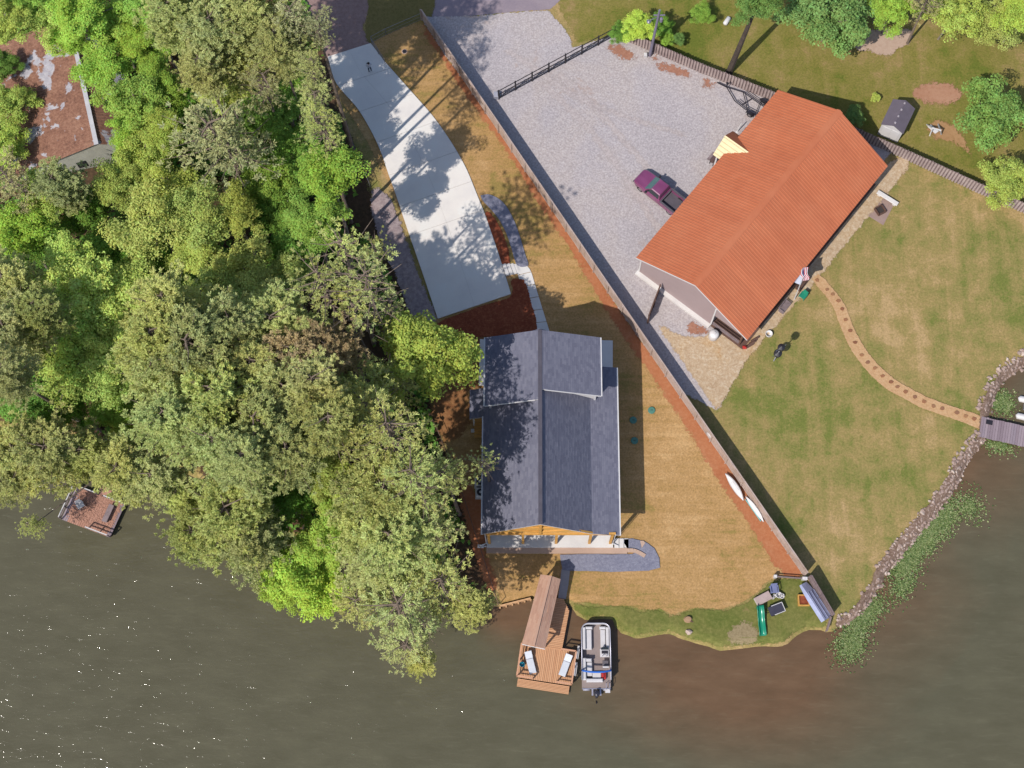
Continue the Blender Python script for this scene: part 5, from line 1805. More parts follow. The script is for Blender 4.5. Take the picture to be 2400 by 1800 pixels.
hull('kayak', 'white kayak leaning on the long fence beside the straw yard', (1704, 1108), (1746, 1171), .72, .34, m_trim, 'kayak', .75, [('cockpit_rim', (-.5, .5, -.2, .2, .25, .33), m_white)])
hull('paddleboard', 'narrow white paddleboard with teal edge leaning on the long fence', (1750, 1162), (1792, 1222), .62, .16, m_trim, 'paddleboard', .95, [('deck_stripe', (-1.2, 1.2, -.28, -.2, .09, .15), plain('teal_stripe', A(120, 206, 206), .4))])
pst = empty('fence_shelf', P(1670, 1010), 'pale hose reel hanging on the long fence', 'hose reel')
MB().lathe([(.3, 0), (.32, .06), (.12, .07), (.12, .16), (.32, .17), (.3, .23)], 16, (0, 0, 0)).part('reel', m_white, pst, False)
MB().box(-.06, .06, -.3, .3, -.1, .02).part('bracket', m_greywood, pst, False)
pst.location = P(1668, 1017, .9)
pst.location.x += -.12
pst.rotation_euler = (math.pi / 2, 0, math.radians(-56))

# ---- shore garden
m_slide = plain('green_slide_plastic', A(30, 148, 116), .25, var=.06)
sa, sb = P(1782, 1418, .9), P(1788, 1490, .12)
sl = empty('playground_slide', ((sa.x + sb.x) / 2, (sa.y + sb.y) / 2, 0), 'green plastic slide lying on the grass bank', 'slide', rz=ang(sa, sb))
Ls = (Vector(sb[:2]) - Vector(sa[:2])).length
secs = []
for i in range(15):
    f = i / 14
    x = -Ls / 2 + f * Ls
    z = .62 * (1 - f) ** 1.15 + .06 * math.sin(f * 9) + .06
    w = .32
    secs.append([(x, -w, z + .2), (x, -w + .06, z + .22), (x, -w + .1, z + .04), (x, 0, z), (x, w - .1, z + .04), (x, w - .06, z + .22), (x, w, z + .2), (x, w - .05, z - .05), (x, -w + .05, z - .05)])
loft(secs).part('chute', m_slide, sl, False, True)
for y in (-.25, .25):
    MB().box(-Ls / 2 + .1, -Ls / 2 + .2, y - .04, y + .04, 0, .7).part('leg', m_slide, sl, False)
bx = empty('storage_box', P(1787, 1404), 'flat pink-grey storage box on the grass bank by the slide', 'box', rz=ang(P(1770, 1416), P(1804, 1398)))
MB().cbox(-.72, .72, -.36, .36, 0, .42, .03).part('body', m_white, bx, False)
MB().cbox(-.75, .75, -.39, .39, .42, .5, .03).part('lid', plain('pink_grey_lid', A(196, 172, 166), .6), bx, False)
m_bluegrey = plain('blue_grey_plastic', A(132, 138, 178), .5)
patio_chair('lawn_chair', 'blue-grey plastic armchair on the grass bank by the low gate', P(1812, 1384), .1, m_bluegrey, s=1.15)
for (x, y, s), lb in (((1824, 1396, 1.0), 'largest white bucket of the cluster behind the wagon'), ((1831, 1398, .85), 'rightmost white bucket of the cluster behind the wagon'), ((1815, 1397, .6), 'small white bucket left in the cluster behind the wagon'), ((1811, 1402, .45), 'smallest white bucket nearest the storage box')):
    r = empty('white_bucket', P(x, y), lb, 'bucket', 'white buckets on the bank')
    MB().lathe([(.2 * s, 0), (.27 * s, .4 * s), (.29 * s, .42 * s), (.24 * s, .42 * s), (.18 * s, .08)], 14).part('shell', m_trim, r, False, True)
    MB().tube([(-.27 * s, 0, .4 * s), (0, .1 * s, .52 * s), (.27 * s, 0, .4 * s)], .02, 5).part('handle', m_chrome, r, False)
wa, wb_ = P(1800, 1436, .4), P(1836, 1422, .4)
wg_ = empty('garden_wagon', ((wa.x + wb_.x) / 2, (wa.y + wb_.y) / 2, 0), 'black dump wagon with pale rim on the grass bank', 'wagon', rz=ang(wa, wb_))
loft([[(-.5, -.3, .3), (.55, -.3, .3), (.55, .3, .3), (-.5, .3, .3)], [(-.66, -.4, .62), (.7, -.4, .62), (.7, .4, .62), (-.66, .4, .62)]]).part('tub', plain('black_tub', A(66, 64, 80), .5), wg_, False)
MB().bar((-.3, -.41, .64), (.72, -.41, .64), .05).bar((.72, -.41, .64), (.72, .41, .64), .05).bar((.72, .41, .64), (-.3, .41, .64), .05).part('rim', m_trim, wg_, False)
for x in (-.35, .4):
    for y in (-.38, .38):
        o = MB().lathe([(.05, -.05), (.15, -.05), (.15, .05), (.05, .05)], 12).part('wheel', m_tyre, wg_, False)
        o.rotation_euler = (math.pi / 2, 0, 0)
        o.location = (x, y, .15)
MB().tube([(-.62, 0, .35), (-1.0, 0, .55)], .025, 6).part('handle', m_dark, wg_, False)
wc = empty('wooden_planter', P(1882, 1408), 'small yellow wooden planter box beside the leaning grey boat', 'planter')
for q in ((-.4, .4, -.5, -.4), (-.4, .4, .4, .5), (-.5, -.4, -.5, .5), (.4, .5, -.5, .5)):
    MB().box(*q, 0, .42).part('side_board', m_timber, wc, False)
MB().box(-.398, .398, -.398, .398, 0, .28).part('soil', m_mulch, wc, False)
jb = empty('jon_boat', P(1906, 1412), 'upturned pale blue-grey jon boat leaning on the shore fence', 'boat', rz=ang(P(1936, 1444), P(1886, 1366)))
Lj = 3.7
secs = []
for f in np.linspace(-1, 1, 9):
    w = .62 * (1 - .28 * max(0, f) ** 2)
    z = .40 - .22 * max(0, f) ** 2
    secs.append([(f * Lj / 2, -w, 0), (f * Lj / 2, -w * .82, z), (f * Lj / 2, 0, z + .02), (f * Lj / 2, w * .82, z), (f * Lj / 2, w, 0), (f * Lj / 2, w - .05, 0), (f * Lj / 2, 0, z - .05), (f * Lj / 2, -w + .05, 0)])
o = loft(secs).part('hull', plain('blue_grey_aluminium', A(176, 182, 214), .45, .2), jb, False)
o.rotation_euler = (.55, 0, 0)
o.location = (0, 0, .36)
for k in (-.4, 0, .4):
    MB().bar((-Lj / 2 + .1, k, .44), (Lj / 2 - .9, k, .44), .05, .04).part('keel_strip', bpy.data.materials['blue_grey_aluminium'], o, False)
st_ = empty('tree_stump', P(1612, 1452), 'pale sawn stump beside a grey boulder on the grass bank', 'stump')
MB().lathe([(.36, 0), (.27, .12), (.25, .34), (.06, .36)], 12, (0, 0, 0), 1.15, .95).part('wood', plain('sawn_wood', A(180, 144, 112), .85), st_, False)
MB().tube([(.2, -.1, .06), (.5, -.25, .02)], [.1, .03], 6).part('root', m_brownwood, st_, False)


def rock_mesh(seed, m):
    r = np.random.default_rng(seed)
    import bmesh
    bm = bmesh.new()
    bmesh.ops.create_icosphere(bm, subdivisions=1, radius=1.0)
    for v in bm.verts:
        v.co *= r.uniform(.72, 1.18)
        v.co.z *= .7
    me_ = bpy.data.meshes.new('rock')
    bm.to_mesh(me_)
    bm.free()
    me_.materials.append(m)
    return me_


m_rock = deckwood('riprap_stone', [A(146, 122, 112), A(176, 150, 138), A(202, 178, 164), A(228, 210, 196), A(160, 138, 128)])
rocks = [rock_mesh(s, m_rock) for s in range(8)]
bo = bpy.data.objects.new('boulder', rocks[3])
COL.objects.link(bo)
bo.location = P(1615, 1481, .12)
bo.scale = (.38, .3, .3)
tag(bo, 'grey boulder at the water edge beside the sawn stump', 'rock')

# riprap bank of loose stones
SR = [(2420, 838), (2352, 889), (2329, 930), (2316, 972)], [(2306, 1028), (2262, 1084), (2241, 1133), (2214, 1171), (2181, 1215), (2132, 1272), (2094, 1318), (2070, 1347)], [(2066, 1366), (2040, 1396), (2021, 1429), (1994, 1451), (1962, 1468)]
rip = empty('riprap_bank', P(2200, 1200, -.2))
rip['kind'] = 'structure'
soft('rubble_bank', [(2420, 822), (2352, 866), (2316, 912), (2296, 965), (2296, 1012), (2280, 1040), (2240, 1084), (2216, 1130), (2190, 1166), (2156, 1208), (2108, 1262), (2070, 1308), (2050, 1340), (2044, 1366), (2022, 1394), (2004, 1424), (1980, 1444), (1956, 1462), (1966, 1470), (1998, 1455), (2027, 1430), (2046, 1398), (2071, 1368), (2076, 1348), (2100, 1320), (2138, 1274), (2187, 1217), (2220, 1173), (2247, 1135), (2268, 1086), (2312, 1030), (2320, 978), (2333, 932), (2354, 892), (2420, 850)], ground('stone_rubble', [A(126, 100, 84), A(150, 122, 104)], [A(92, 72, 60), A(150, 124, 108), A(204, 182, 166)], .6, 4.5, .6, .8), .25, curve=False)
spots = []
for seg, wid in zip(SR, (1.15, 1.05, .7)):
    w = smooth_poly([tuple(P(x, y, -.3)[:2]) for x, y in seg], False, .26)
    for i in range(len(w) - 1):
        a = np.array(w[i])
        d = np.array(w[i + 1]) - a
        nr = np.array([d[1], -d[0]]) / (np.linalg.norm(d) + 1e-9)
        for k in range(7 if wid > .9 else 4):
            o = random.uniform(-.25, wid)
            p = a + nr * o
            spots.append((p[0] + random.uniform(-.1, .1), p[1] + random.uniform(-.1, .1)))
sdv = shore_sd(np.array(spots))
zz = land_z(sdv)
order = sorted(range(len(spots)), key=lambda i: random.random())
rest = MB()
cnt = 0
for i in order:
    x, y = spots[i]
    s = random.uniform(.10, .21)
    z = max(zz[i], -.5) + s * .25
    if cnt < 300:
        piece('rock', rocks[cnt % 8], rip, (x - rip.location.x, y - rip.location.y, z - rip.location.z), (random.random(), random.random(), random.random() * 6.28), (s * random.uniform(1, 1.6), s, s))
        cnt += 1
    else:
        me_ = rocks[i % 8]
        m4 = Matrix.LocRotScale(Vector((x, y, z)), Matrix.Rotation(random.random() * 6.28, 3, 'Z').to_quaternion(), Vector((s * 1.3, s, s)))
        rest.add([m4 @ v.co for v in me_.vertices], [tuple(p.vertices) for p in me_.polygons])
if rest.v:
    stuff(rest.part('loose_stones', m_rock, rip))

# stepping stones in the garden path
m_flag = deckwood('rust_flagstone', [A(134, 84, 62), A(164, 112, 80), A(176, 130, 92), A(146, 104, 82)])
spath = empty('stepping_stones', P(2000, 800))
spath['kind'] = 'structure'
cl = smooth_poly(pxs([(1917, 659), (1940, 677), (1963, 708), (1972, 726), (1981, 752), (1991, 778), (2005, 804), (2021, 831), (2050, 865), (2086, 898), (2121, 918), (2166, 943), (2207, 958), (2240, 970), (2282, 984)]), False, .68)
for i, (x, y) in enumerate(cl):
    k = random.randint(5, 7)
    poly = [(math.cos(j * 6.283 / k + .3) * random.uniform(.16, .27), math.sin(j * 6.283 / k + .3) * random.uniform(.14, .22)) for j in range(k)]
    o = MB().prism(poly, 0, .05).part('stepping_stone', m_flag, spath, False)
    o.location = (x - spath.location.x + random.uniform(-.1, .1), y - spath.location.y + random.uniform(-.1, .1), .10)

# air conditioners at the west wall
for i, (x, y) in enumerate(((1125, 1133), (1127, 1158))):
    r = empty('air_conditioner', P(x, y), ('upper' if i == 0 else 'lower') + ' of two air conditioning units at the west wall of the lake house', 'air conditioner', 'air conditioners by the house')
    MB().cbox(-.42, .42, -.42, .42, .08, .85, .04).part('casing', m_white, r, False)
    MB().lathe([(.34, .851), (.34, .87), (.05, .88)], 18).part('fan_grille', m_dark, r, False)
    MB().lathe([(.1, .88), (.12, .92), (.03, .93)], 10).part('fan_hub', m_trim, r, False)
    MB().box(-.5, .5, -.5, .5, -.02, .079).part('pad', m_conc2, r, False)
gt = empty('downspout_drain', P(1127, 1281), 'white drain box at the left end of the porch step', 'drain')
MB().cbox(-.28, .28, -.14, .14, 0, .3, .03).part('box', m_trim, gt, False)
MB().tube([(.28, 0, .15), (.5, 0, .15)], .07, 8).part('pipe', m_trim, gt, False)

# ---- person on the driveway
def person(px, py, z):
    base = P(px, py, z)
    r = empty('person', base, 'person in pale shirt and dark trousers standing on the driveway', 'person', rz=.5)
    V = [(0, 0, .93), (0, .0, 1.12), (0, .01, 1.33), (0, .01, 1.46), (0, .015, 1.53), (0, .02, 1.61), (0, .02, 1.70),
         (.10, 0, .90), (.12, .01, .50), (.12, -.01, .09), (.13, .13, .05), (-.10, 0, .90), (-.12, .03, .50), (-.12, .0, .09), (-.13, .14, .05),
         (.19, .01, 1.40), (.24, .04, 1.14), (.20, .24, 1.07), (.17, .32, 1.08), (-.19, .01, 1.40), (-.24, .04, 1.14), (-.20, .24, 1.07), (-.17, .32, 1.08)]
    E = [(0, 1), (1, 2), (2, 3), (3, 4), (4, 5), (5, 6), (0, 7), (7, 8), (8, 9), (9, 10), (0, 11), (11, 12), (12, 13), (13, 14), (3, 15), (15, 16), (16, 17), (17, 18), (3, 19), (19, 20), (20, 21), (21, 22)]
    R = [.15, .145, .165, .12, .058, .088, .07, .10, .065, .05, .04, .10, .065, .05, .04, .07, .05, .04, .035, .07, .05, .04, .035]
    me_ = bpy.data.meshes.new('body')
    me_.from_pydata(V, E, [])
    o = bpy.data.objects.new('body', me_)
    COL.objects.link(o)
    o.parent = r
    sk = o.modifiers.new('skin', 'SKIN')
    for i, v in enumerate(me_.skin_vertices[0].data):
        v.radius = (R[i], R[i] * (.72 if i in (0, 1, 2, 3) else 1))
        v.use_root = i == 0
    ss = o.modifiers.new('sub', 'SUBSURF')
    ss.levels = ss.render_levels = 2
    t = NT('clothes_and_skin')
    tcn = t.node('ShaderNodeTexCoord')
    sp_ = t.node('ShaderNodeSeparateXYZ')
    t.l.new(tcn.outputs['Object'], sp_.inputs[0])
    zc = sp_.outputs['Z']
    c = t.mix(t.math('GREATER_THAN', zc, .95), A(58, 60, 76), A(206, 210, 222))
    c = t.mix(t.math('GREATER_THAN', zc, 1.50), c, A(196, 150, 122))
    c = t.mix(t.math('LESS_THAN', zc, .1), c, A(40, 38, 40))
    c = t.mix(t.math('MULTIPLY', t.math('GREATER_THAN', sp_.outputs['Y'], .2), t.math('GREATER_THAN', zc, .9)), c, A(196, 150, 122))
    t.color(c)
    t.rough(.8)
    me_.materials.append(t.m)
    MB().lathe([(.095, 0), (.115, .06), (.105, .13), (.06, .18), (.01, .19)], 14, (0, .005, 1.61)).part('hair', plain('black_hair', A(36, 32, 36), .7), r, False, True)
    ctl = MB().cbox(-.10, .10, .33, .45, 1.06, 1.11, .02).part('controller', m_dark, r, False)
    return r


person(868, 168, .13)

# ---- water weeds
def weeds(name, patches, n, m):
    mb = MB()
    for (px, py, rx, ry, wt, rot) in patches:
        c = P(px, py, WATER_Z)
        for k in range(int(n * wt)):
            a = random.random() * 6.283
            rr_ = min(1.5, abs(random.gauss(0, .55)))
            u, v = rx * rr_ * math.cos(a), ry * rr_ * math.sin(a)
            x, y = c.x + u * math.cos(rot) - v * math.sin(rot), c.y + u * math.sin(rot) + v * math.cos(rot)
            s = random.uniform(.05, .12)
            th = random.random() * 6.283
            ti = random.uniform(-.06, .1)
            mb.add([(x + s * math.cos(th + j * 1.571) * (1 if j % 2 else .6), y + s * math.sin(th + j * 1.571) * (1 if j % 2 else .6), WATER_Z + .02 + random.uniform(0, .12) + ti * (j - 1.5) * .3) for j in range(4)], [(0, 1, 2, 3)])
    a = np.array([mb.v[f[0]][:2] for f in mb.f])
    keep = shore_sd(a) < .35
    mb.f = [f for f, k in zip(mb.f, keep) if k]
    o = bpy.data.objects.new(name, mb.mesh(name, m))
    COL.objects.link(o)
    o['kind'] = 'stuff'
    tag(o, 'green floating water weed along the stone bank', 'water weed')
    return o


t = NT('water_weed_leaf')
g = t.node('ShaderNodeNewGeometry')
t.color(t.ramp(g.outputs['Random Per Island'], stops([A(80, 108, 48), A(108, 134, 62), A(134, 152, 82), A(160, 166, 112)], .05, .95)))
t.rough(.6)
weeds('water_weed', [(2205, 1222, 3.4, 1.3, 1.5, .75), (2160, 1275, 3.2, 1.2, 1.5, .75), (2120, 1325, 2.4, 1.1, 1.0, .8), (2120, 1375, 2.6, 1.0, .4, .8), (2020, 1455, 2.6, 1.2, .8, .8), (1995, 1510, 1.9, 1.4, 1.2, .9), (2040, 1430, 2.0, 1.2, .5, .9),
                     (2340, 1045, 1.8, .9, .35, -.2), (2350, 945, 1.2, 1.3, .9, 0), (2275, 1190, 1.6, 1.8, .35, .6)], 2200, t.m)

# ================================================================== trees
def leaf_material(name, trans=.3):
    t = NT(name)
    oi = t.node('ShaderNodeObjectInfo')
    g = t.node('ShaderNodeNewGeometry')
    v = t.math('MULTIPLY_ADD', g.outputs['Random Per Island'], .6, .7)
    n = t.math('MULTIPLY_ADD', t.noise(.55, 3, .6), .7, .65)
    hs = t.node('ShaderNodeHueSaturation')
    t.l.new(oi.outputs['Color'], hs.inputs['Color'])
    hs.inputs['Saturation'].default_value = 1.0
    t.l.new(t.math('MULTIPLY', v, n), hs.inputs['Value'])
    t.l.new(t.math('MULTIPLY_ADD', g.outputs['Random Per Island'], .05, .475), hs.inputs['Hue'])
    yel = t.mix(1.0, hs.outputs['Color'], (1.22, 1.06, .72, 1), 'MULTIPLY')
    col = t.mix(t.ramp(t.noise(.22, 4, .6), [(.42, (0, 0, 0, 1)), (.62, (.38, .38, .38, 1))]), hs.outputs['Color'], yel)
    t.n.remove(t.bsdf)
    d = t.node('ShaderNodeBsdfDiffuse')
    tr = t.node('ShaderNodeBsdfTranslucent')
    t.l.new(col, d.inputs[0])
    warm = t.mix(.25, col, (.35, .42, .04, 1))
    t.l.new(warm, tr.inputs[0])
    mx = t.node('ShaderNodeMixShader')
    mx.inputs[0].default_value = trans
    t.l.new(d.outputs[0], mx.inputs[1])
    t.l.new(tr.outputs[0], mx.inputs[2])
    t.l.new(mx.outputs[0], t.out.inputs[0])
    return t.m


m_leaf = leaf_material('broad_leaves', .42)
m_needle = leaf_material('pine_needles', .38)
m_bark = plain('pale_bark', A(152, 138, 126), .9, var=.2, scale=2)
m_pbark = plain('pine_bark', A(140, 122, 108), .9, var=.25, scale=2)


def quad_mesh(name, Q, m):
    Q = np.asarray(Q, np.float32)
    n = len(Q)
    me_ = bpy.data.meshes.new(name)
    me_.vertices.add(n * 4)
    me_.vertices.foreach_set('co', Q.reshape(-1))
    me_.loops.add(n * 4)
    me_.loops.foreach_set('vertex_index', np.arange(n * 4, dtype=np.int32))
    me_.polygons.add(n)
    me_.polygons.foreach_set('loop_start', np.arange(0, n * 4, 4, dtype=np.int32))
    me_.update(calc_edges=True)
    me_.materials.append(m)
    return me_


def unitv(r, n):
    v = r.normal(size=(n, 3))
    return v / np.linalg.norm(v, axis=1, keepdims=True)


def leaf_quads(r, C, Nn, size, aspect=.62):
    """diamond leaves at C, roughly facing Nn"""
    n = len(C)
    nn = Nn + r.normal(0, .38, (n, 3))
    nn /= np.linalg.norm(nn, axis=1, keepdims=True) + 1e-9
    a = np.cross(nn, unitv(r, n))
    a /= np.linalg.norm(a, axis=1, keepdims=True) + 1e-9
    b = np.cross(nn, a)
    s = (size * r.uniform(.6, 1.35, n))[:, None]
    return np.stack([C - a * s, C + b * s * aspect, C + a * s, C - b * s * aspect], 1)


def broad_crown(seed, nclump=68, per=280, leaf=.031, airy=0.0):
    r = np.random.default_rng(seed)
    d = unitv(r, nclump * 2)
    d = d[d[:, 2] > -.55][:nclump]
    lob = 1 + .20 * np.sin(3 * np.arctan2(d[:, 1], d[:, 0]) + r.uniform(0, 6)) + r.uniform(-.22, .12, len(d))
    rad = np.where(r.random(len(d)) < .72, r.uniform(.66, .92, len(d)), r.uniform(.2, .6, len(d))) * lob
    cc = d * rad[:, None] * np.array([1, 1, .85])
    Q = []
    for c in cc:
        k = int(per * r.uniform(.5, 1.3) * (1 - airy * r.random()))
        rr = r.uniform(.15, .30)
        u = unitv(r, k)
        u[:, 2] = np.abs(u[:, 2]) * .9 - .25
        p = c + u * rr * (r.random((k, 1)) ** .45) * np.array([1.1, 1.1, .72])
        Q.append(leaf_quads(r, p, u * .6 + np.array([0, 0, .75]), leaf))
    br = MB()
    for c in cc[::3]:
        m_ = c * .5 + np.array([0, 0, -.15])
        br.tube([(0, 0, -.55), tuple(m_), tuple(c * .93)], [.035, .022, .008], 5)
    return quad_mesh('broad_crown', np.concatenate(Q), m_leaf), br.mesh('limbs', m_bark)


def pine_crown(seed, nlimb=60, per=27, needles=21, sparse=0.08, size=1.0):
    r = np.random.default_rng(seed)
    Q, br = [], MB()
    for i in range(nlimb):
        z = -.95 + 1.9 * (i / nlimb) ** .9
        L = (1.02 - .55 * max(0, z) ** 1.2) * r.uniform(.45, 1.25)
        if z < -.5:
            L *= .8
        a = i * 2.399 + r.uniform(-.5, .5)
        di = np.array([math.cos(a), math.sin(a), r.uniform(.0, .35)])
        p0 = np.array([0, 0, z])
        bend = r.uniform(-.3, .3)
        pts = [p0, p0 + di * L * .5 + np.array([0, 0, -.04]), p0 + di * L + np.array([-math.sin(a) * bend * .3, math.cos(a) * bend * .3, .06])]
        br.tube([tuple(q) for q in pts], [.020, .012, .004], 5)
        if r.random() < sparse:
            continue
        for k in range(per):
            f = r.uniform(.22, 1.06)
            side = r.normal(0, .18) * (1.2 - .4 * f)
            c = p0 + di * L * f + np.array([-math.sin(a) * side, math.cos(a) * side, r.normal(.02, .07)])
            nn = needles
            u = unitv(r, nn)
            u[:, 2] = np.abs(u[:, 2]) * .9 - .15
            u = u * .9 + di * .35
            ln = (.080 * size * r.uniform(.7, 1.25, nn))[:, None]
            wv = np.cross(u, np.array([0, 0, 1.0]) + r.normal(0, .35, (nn, 3)))
            wv /= np.linalg.norm(wv, axis=1, keepdims=True) + 1e-9
            wv *= .0085 * size
            b0 = c + u * ln * .12
            tip = c + u * ln
            Q.append(np.stack([b0 - wv * .8, b0 + wv * .8, tip + wv, tip - wv], 1))
    return quad_mesh('pine_crown', np.concatenate(Q), m_needle), br.mesh('limbs', m_pbark)


BROAD = [broad_crown(s) for s in range(11, 17)]
AIRY = [broad_crown(s, 62, 220, .029, .4) for s in range(31, 35)]
PINE = [pine_crown(s) for s in range(51, 57)]
VERY = [pine_crown(s, 36, 8, 14, .45) for s in range(81, 84)]
SPARSE = [pine_crown(s, 50, 15, 11, .34) for s in range(71, 74)]
trunk_me = MB().lathe([(1.25, 0), (1.0, .04), (.82, .4), (.6, .75), (.3, 1.0)], 8).mesh('trunk', m_pbark)
trunk_pale = MB().lathe([(1.25, 0), (1.0, .04), (.82, .4), (.6, .75), (.3, 1.0)], 8).mesh('trunk_pale', m_bark)

trunk_dark = trunk_pale.copy()
trunk_dark.materials[0] = plain('dark_bark', A(84, 72, 64), .95, var=.3, scale=2)
TONE = {'M': (178, 214, 100), 'Y': (200, 218, 112), 'L': (208, 230, 124), 'O': (200, 212, 116), 'P': (210, 216, 142), 'S': (210, 216, 142), 'V': (210, 216, 142), 'D': (140, 182, 88), 'G': (204, 204, 146), 'N': (150, 186, 108), 'B': (204, 232, 102), 'R': (202, 178, 134)}
KINDN = {'M': ('shade_tree', 'bright green leafy tree'), 'Y': ('shade_tree', 'yellow-green leafy tree'), 'L': ('shade_tree', 'pale green leafy tree'), 'O': ('oak_tree', 'olive-yellow oak'), 'P': ('pine_tree', 'olive pine'), 'S': ('pine_tree', 'olive pine'), 'V': ('pine_tree', 'olive pine'),
         'D': ('shade_tree', 'dark green leafy tree'), 'G': ('pine_tree', 'thin grey pine'), 'N': ('shade_tree', 'deep green round tree'), 'B': ('shade_tree', 'vivid lime-yellow tree'), 'R': ('pine_tree', 'brownish pine')}
FOREST_IN = P(620, 760)
OLDH = np.array(pxs([(-20, 40), (180, 20), (320, 330), (280, 480), (0, 450)]))


def tree(px, py, rpx, kind, zc=None, label=None, base=None, group='trees of the wood', cat='tree', k=1.0, name=None, flat=None):
    conifer = kind in 'PGRSV'
    if zc is None:
        zc = random.uniform(17.0, 20.5) if conifer else random.uniform(9.5, 12.5)
    c = P(px, py, zc)
    rad = rpx * (P(px, py, zc) - P(px + 1, py, zc)).length * k
    if base is None:
        b = Vector((c.x + random.uniform(-.4, .4), c.y + random.uniform(-.4, .4), 0))
        for _ in range(40):
            if shore_sd(np.array([[b.x, b.y]]))[0] > 1.2:
                break
            d = FOREST_IN - b
            d.z = 0
            b = b + d.normalized() * .8
        hc = P(160, 270)
        for _ in range(60):
            if not inside(np.array([[b.x, b.y]]), OLDH)[0]:
                break
            d = Vector((b.x - hc.x, b.y - hc.y, 0))
            b = b + d.normalized() * .5
    else:
        b = P(*base)
    root = empty(name or KINDN[kind][0], b, label or 'x', cat, group)
    v = c - b
    ax_ = v + Vector((0, 0, rad * .25))
    tm = trunk_me if conifer else (trunk_pale if px != 1775 else trunk_dark)
    tr_ = min(.20, .06 + .009 * zc) if px != 1775 else .34
    piece('trunk', tm, root, (0, 0, -.1), Vector((0, 0, 1)).rotation_difference(ax_.normalized()).to_euler(), (tr_, tr_, ax_.length))
    col = TONE[kind]
    j = random.uniform(.92, 1.08)
    col = A(min(255, col[0] * j * random.uniform(.97, 1.03)), min(255, col[1] * j), min(255, col[2] * j * random.uniform(.93, 1.07)), 1.22)
    pool = {'G': SPARSE, 'S': SPARSE, 'V': VERY, 'L': AIRY, 'O': AIRY + BROAD[:2]}.get(kind, PINE if conifer else BROAD)
    cm, lm = random.choice(pool)
    rot = (random.uniform(-.12, .12), random.uniform(-.12, .12), random.random() * 6.283)
    zs = flat or (random.uniform(1.0, 1.35) if conifer else random.uniform(.8, 1.05))
    piece('crown', cm, root, v, rot, (rad, rad, rad * zs), col)
    piece('limbs', lm, root, v, rot, (rad, rad, rad * zs))
    return root


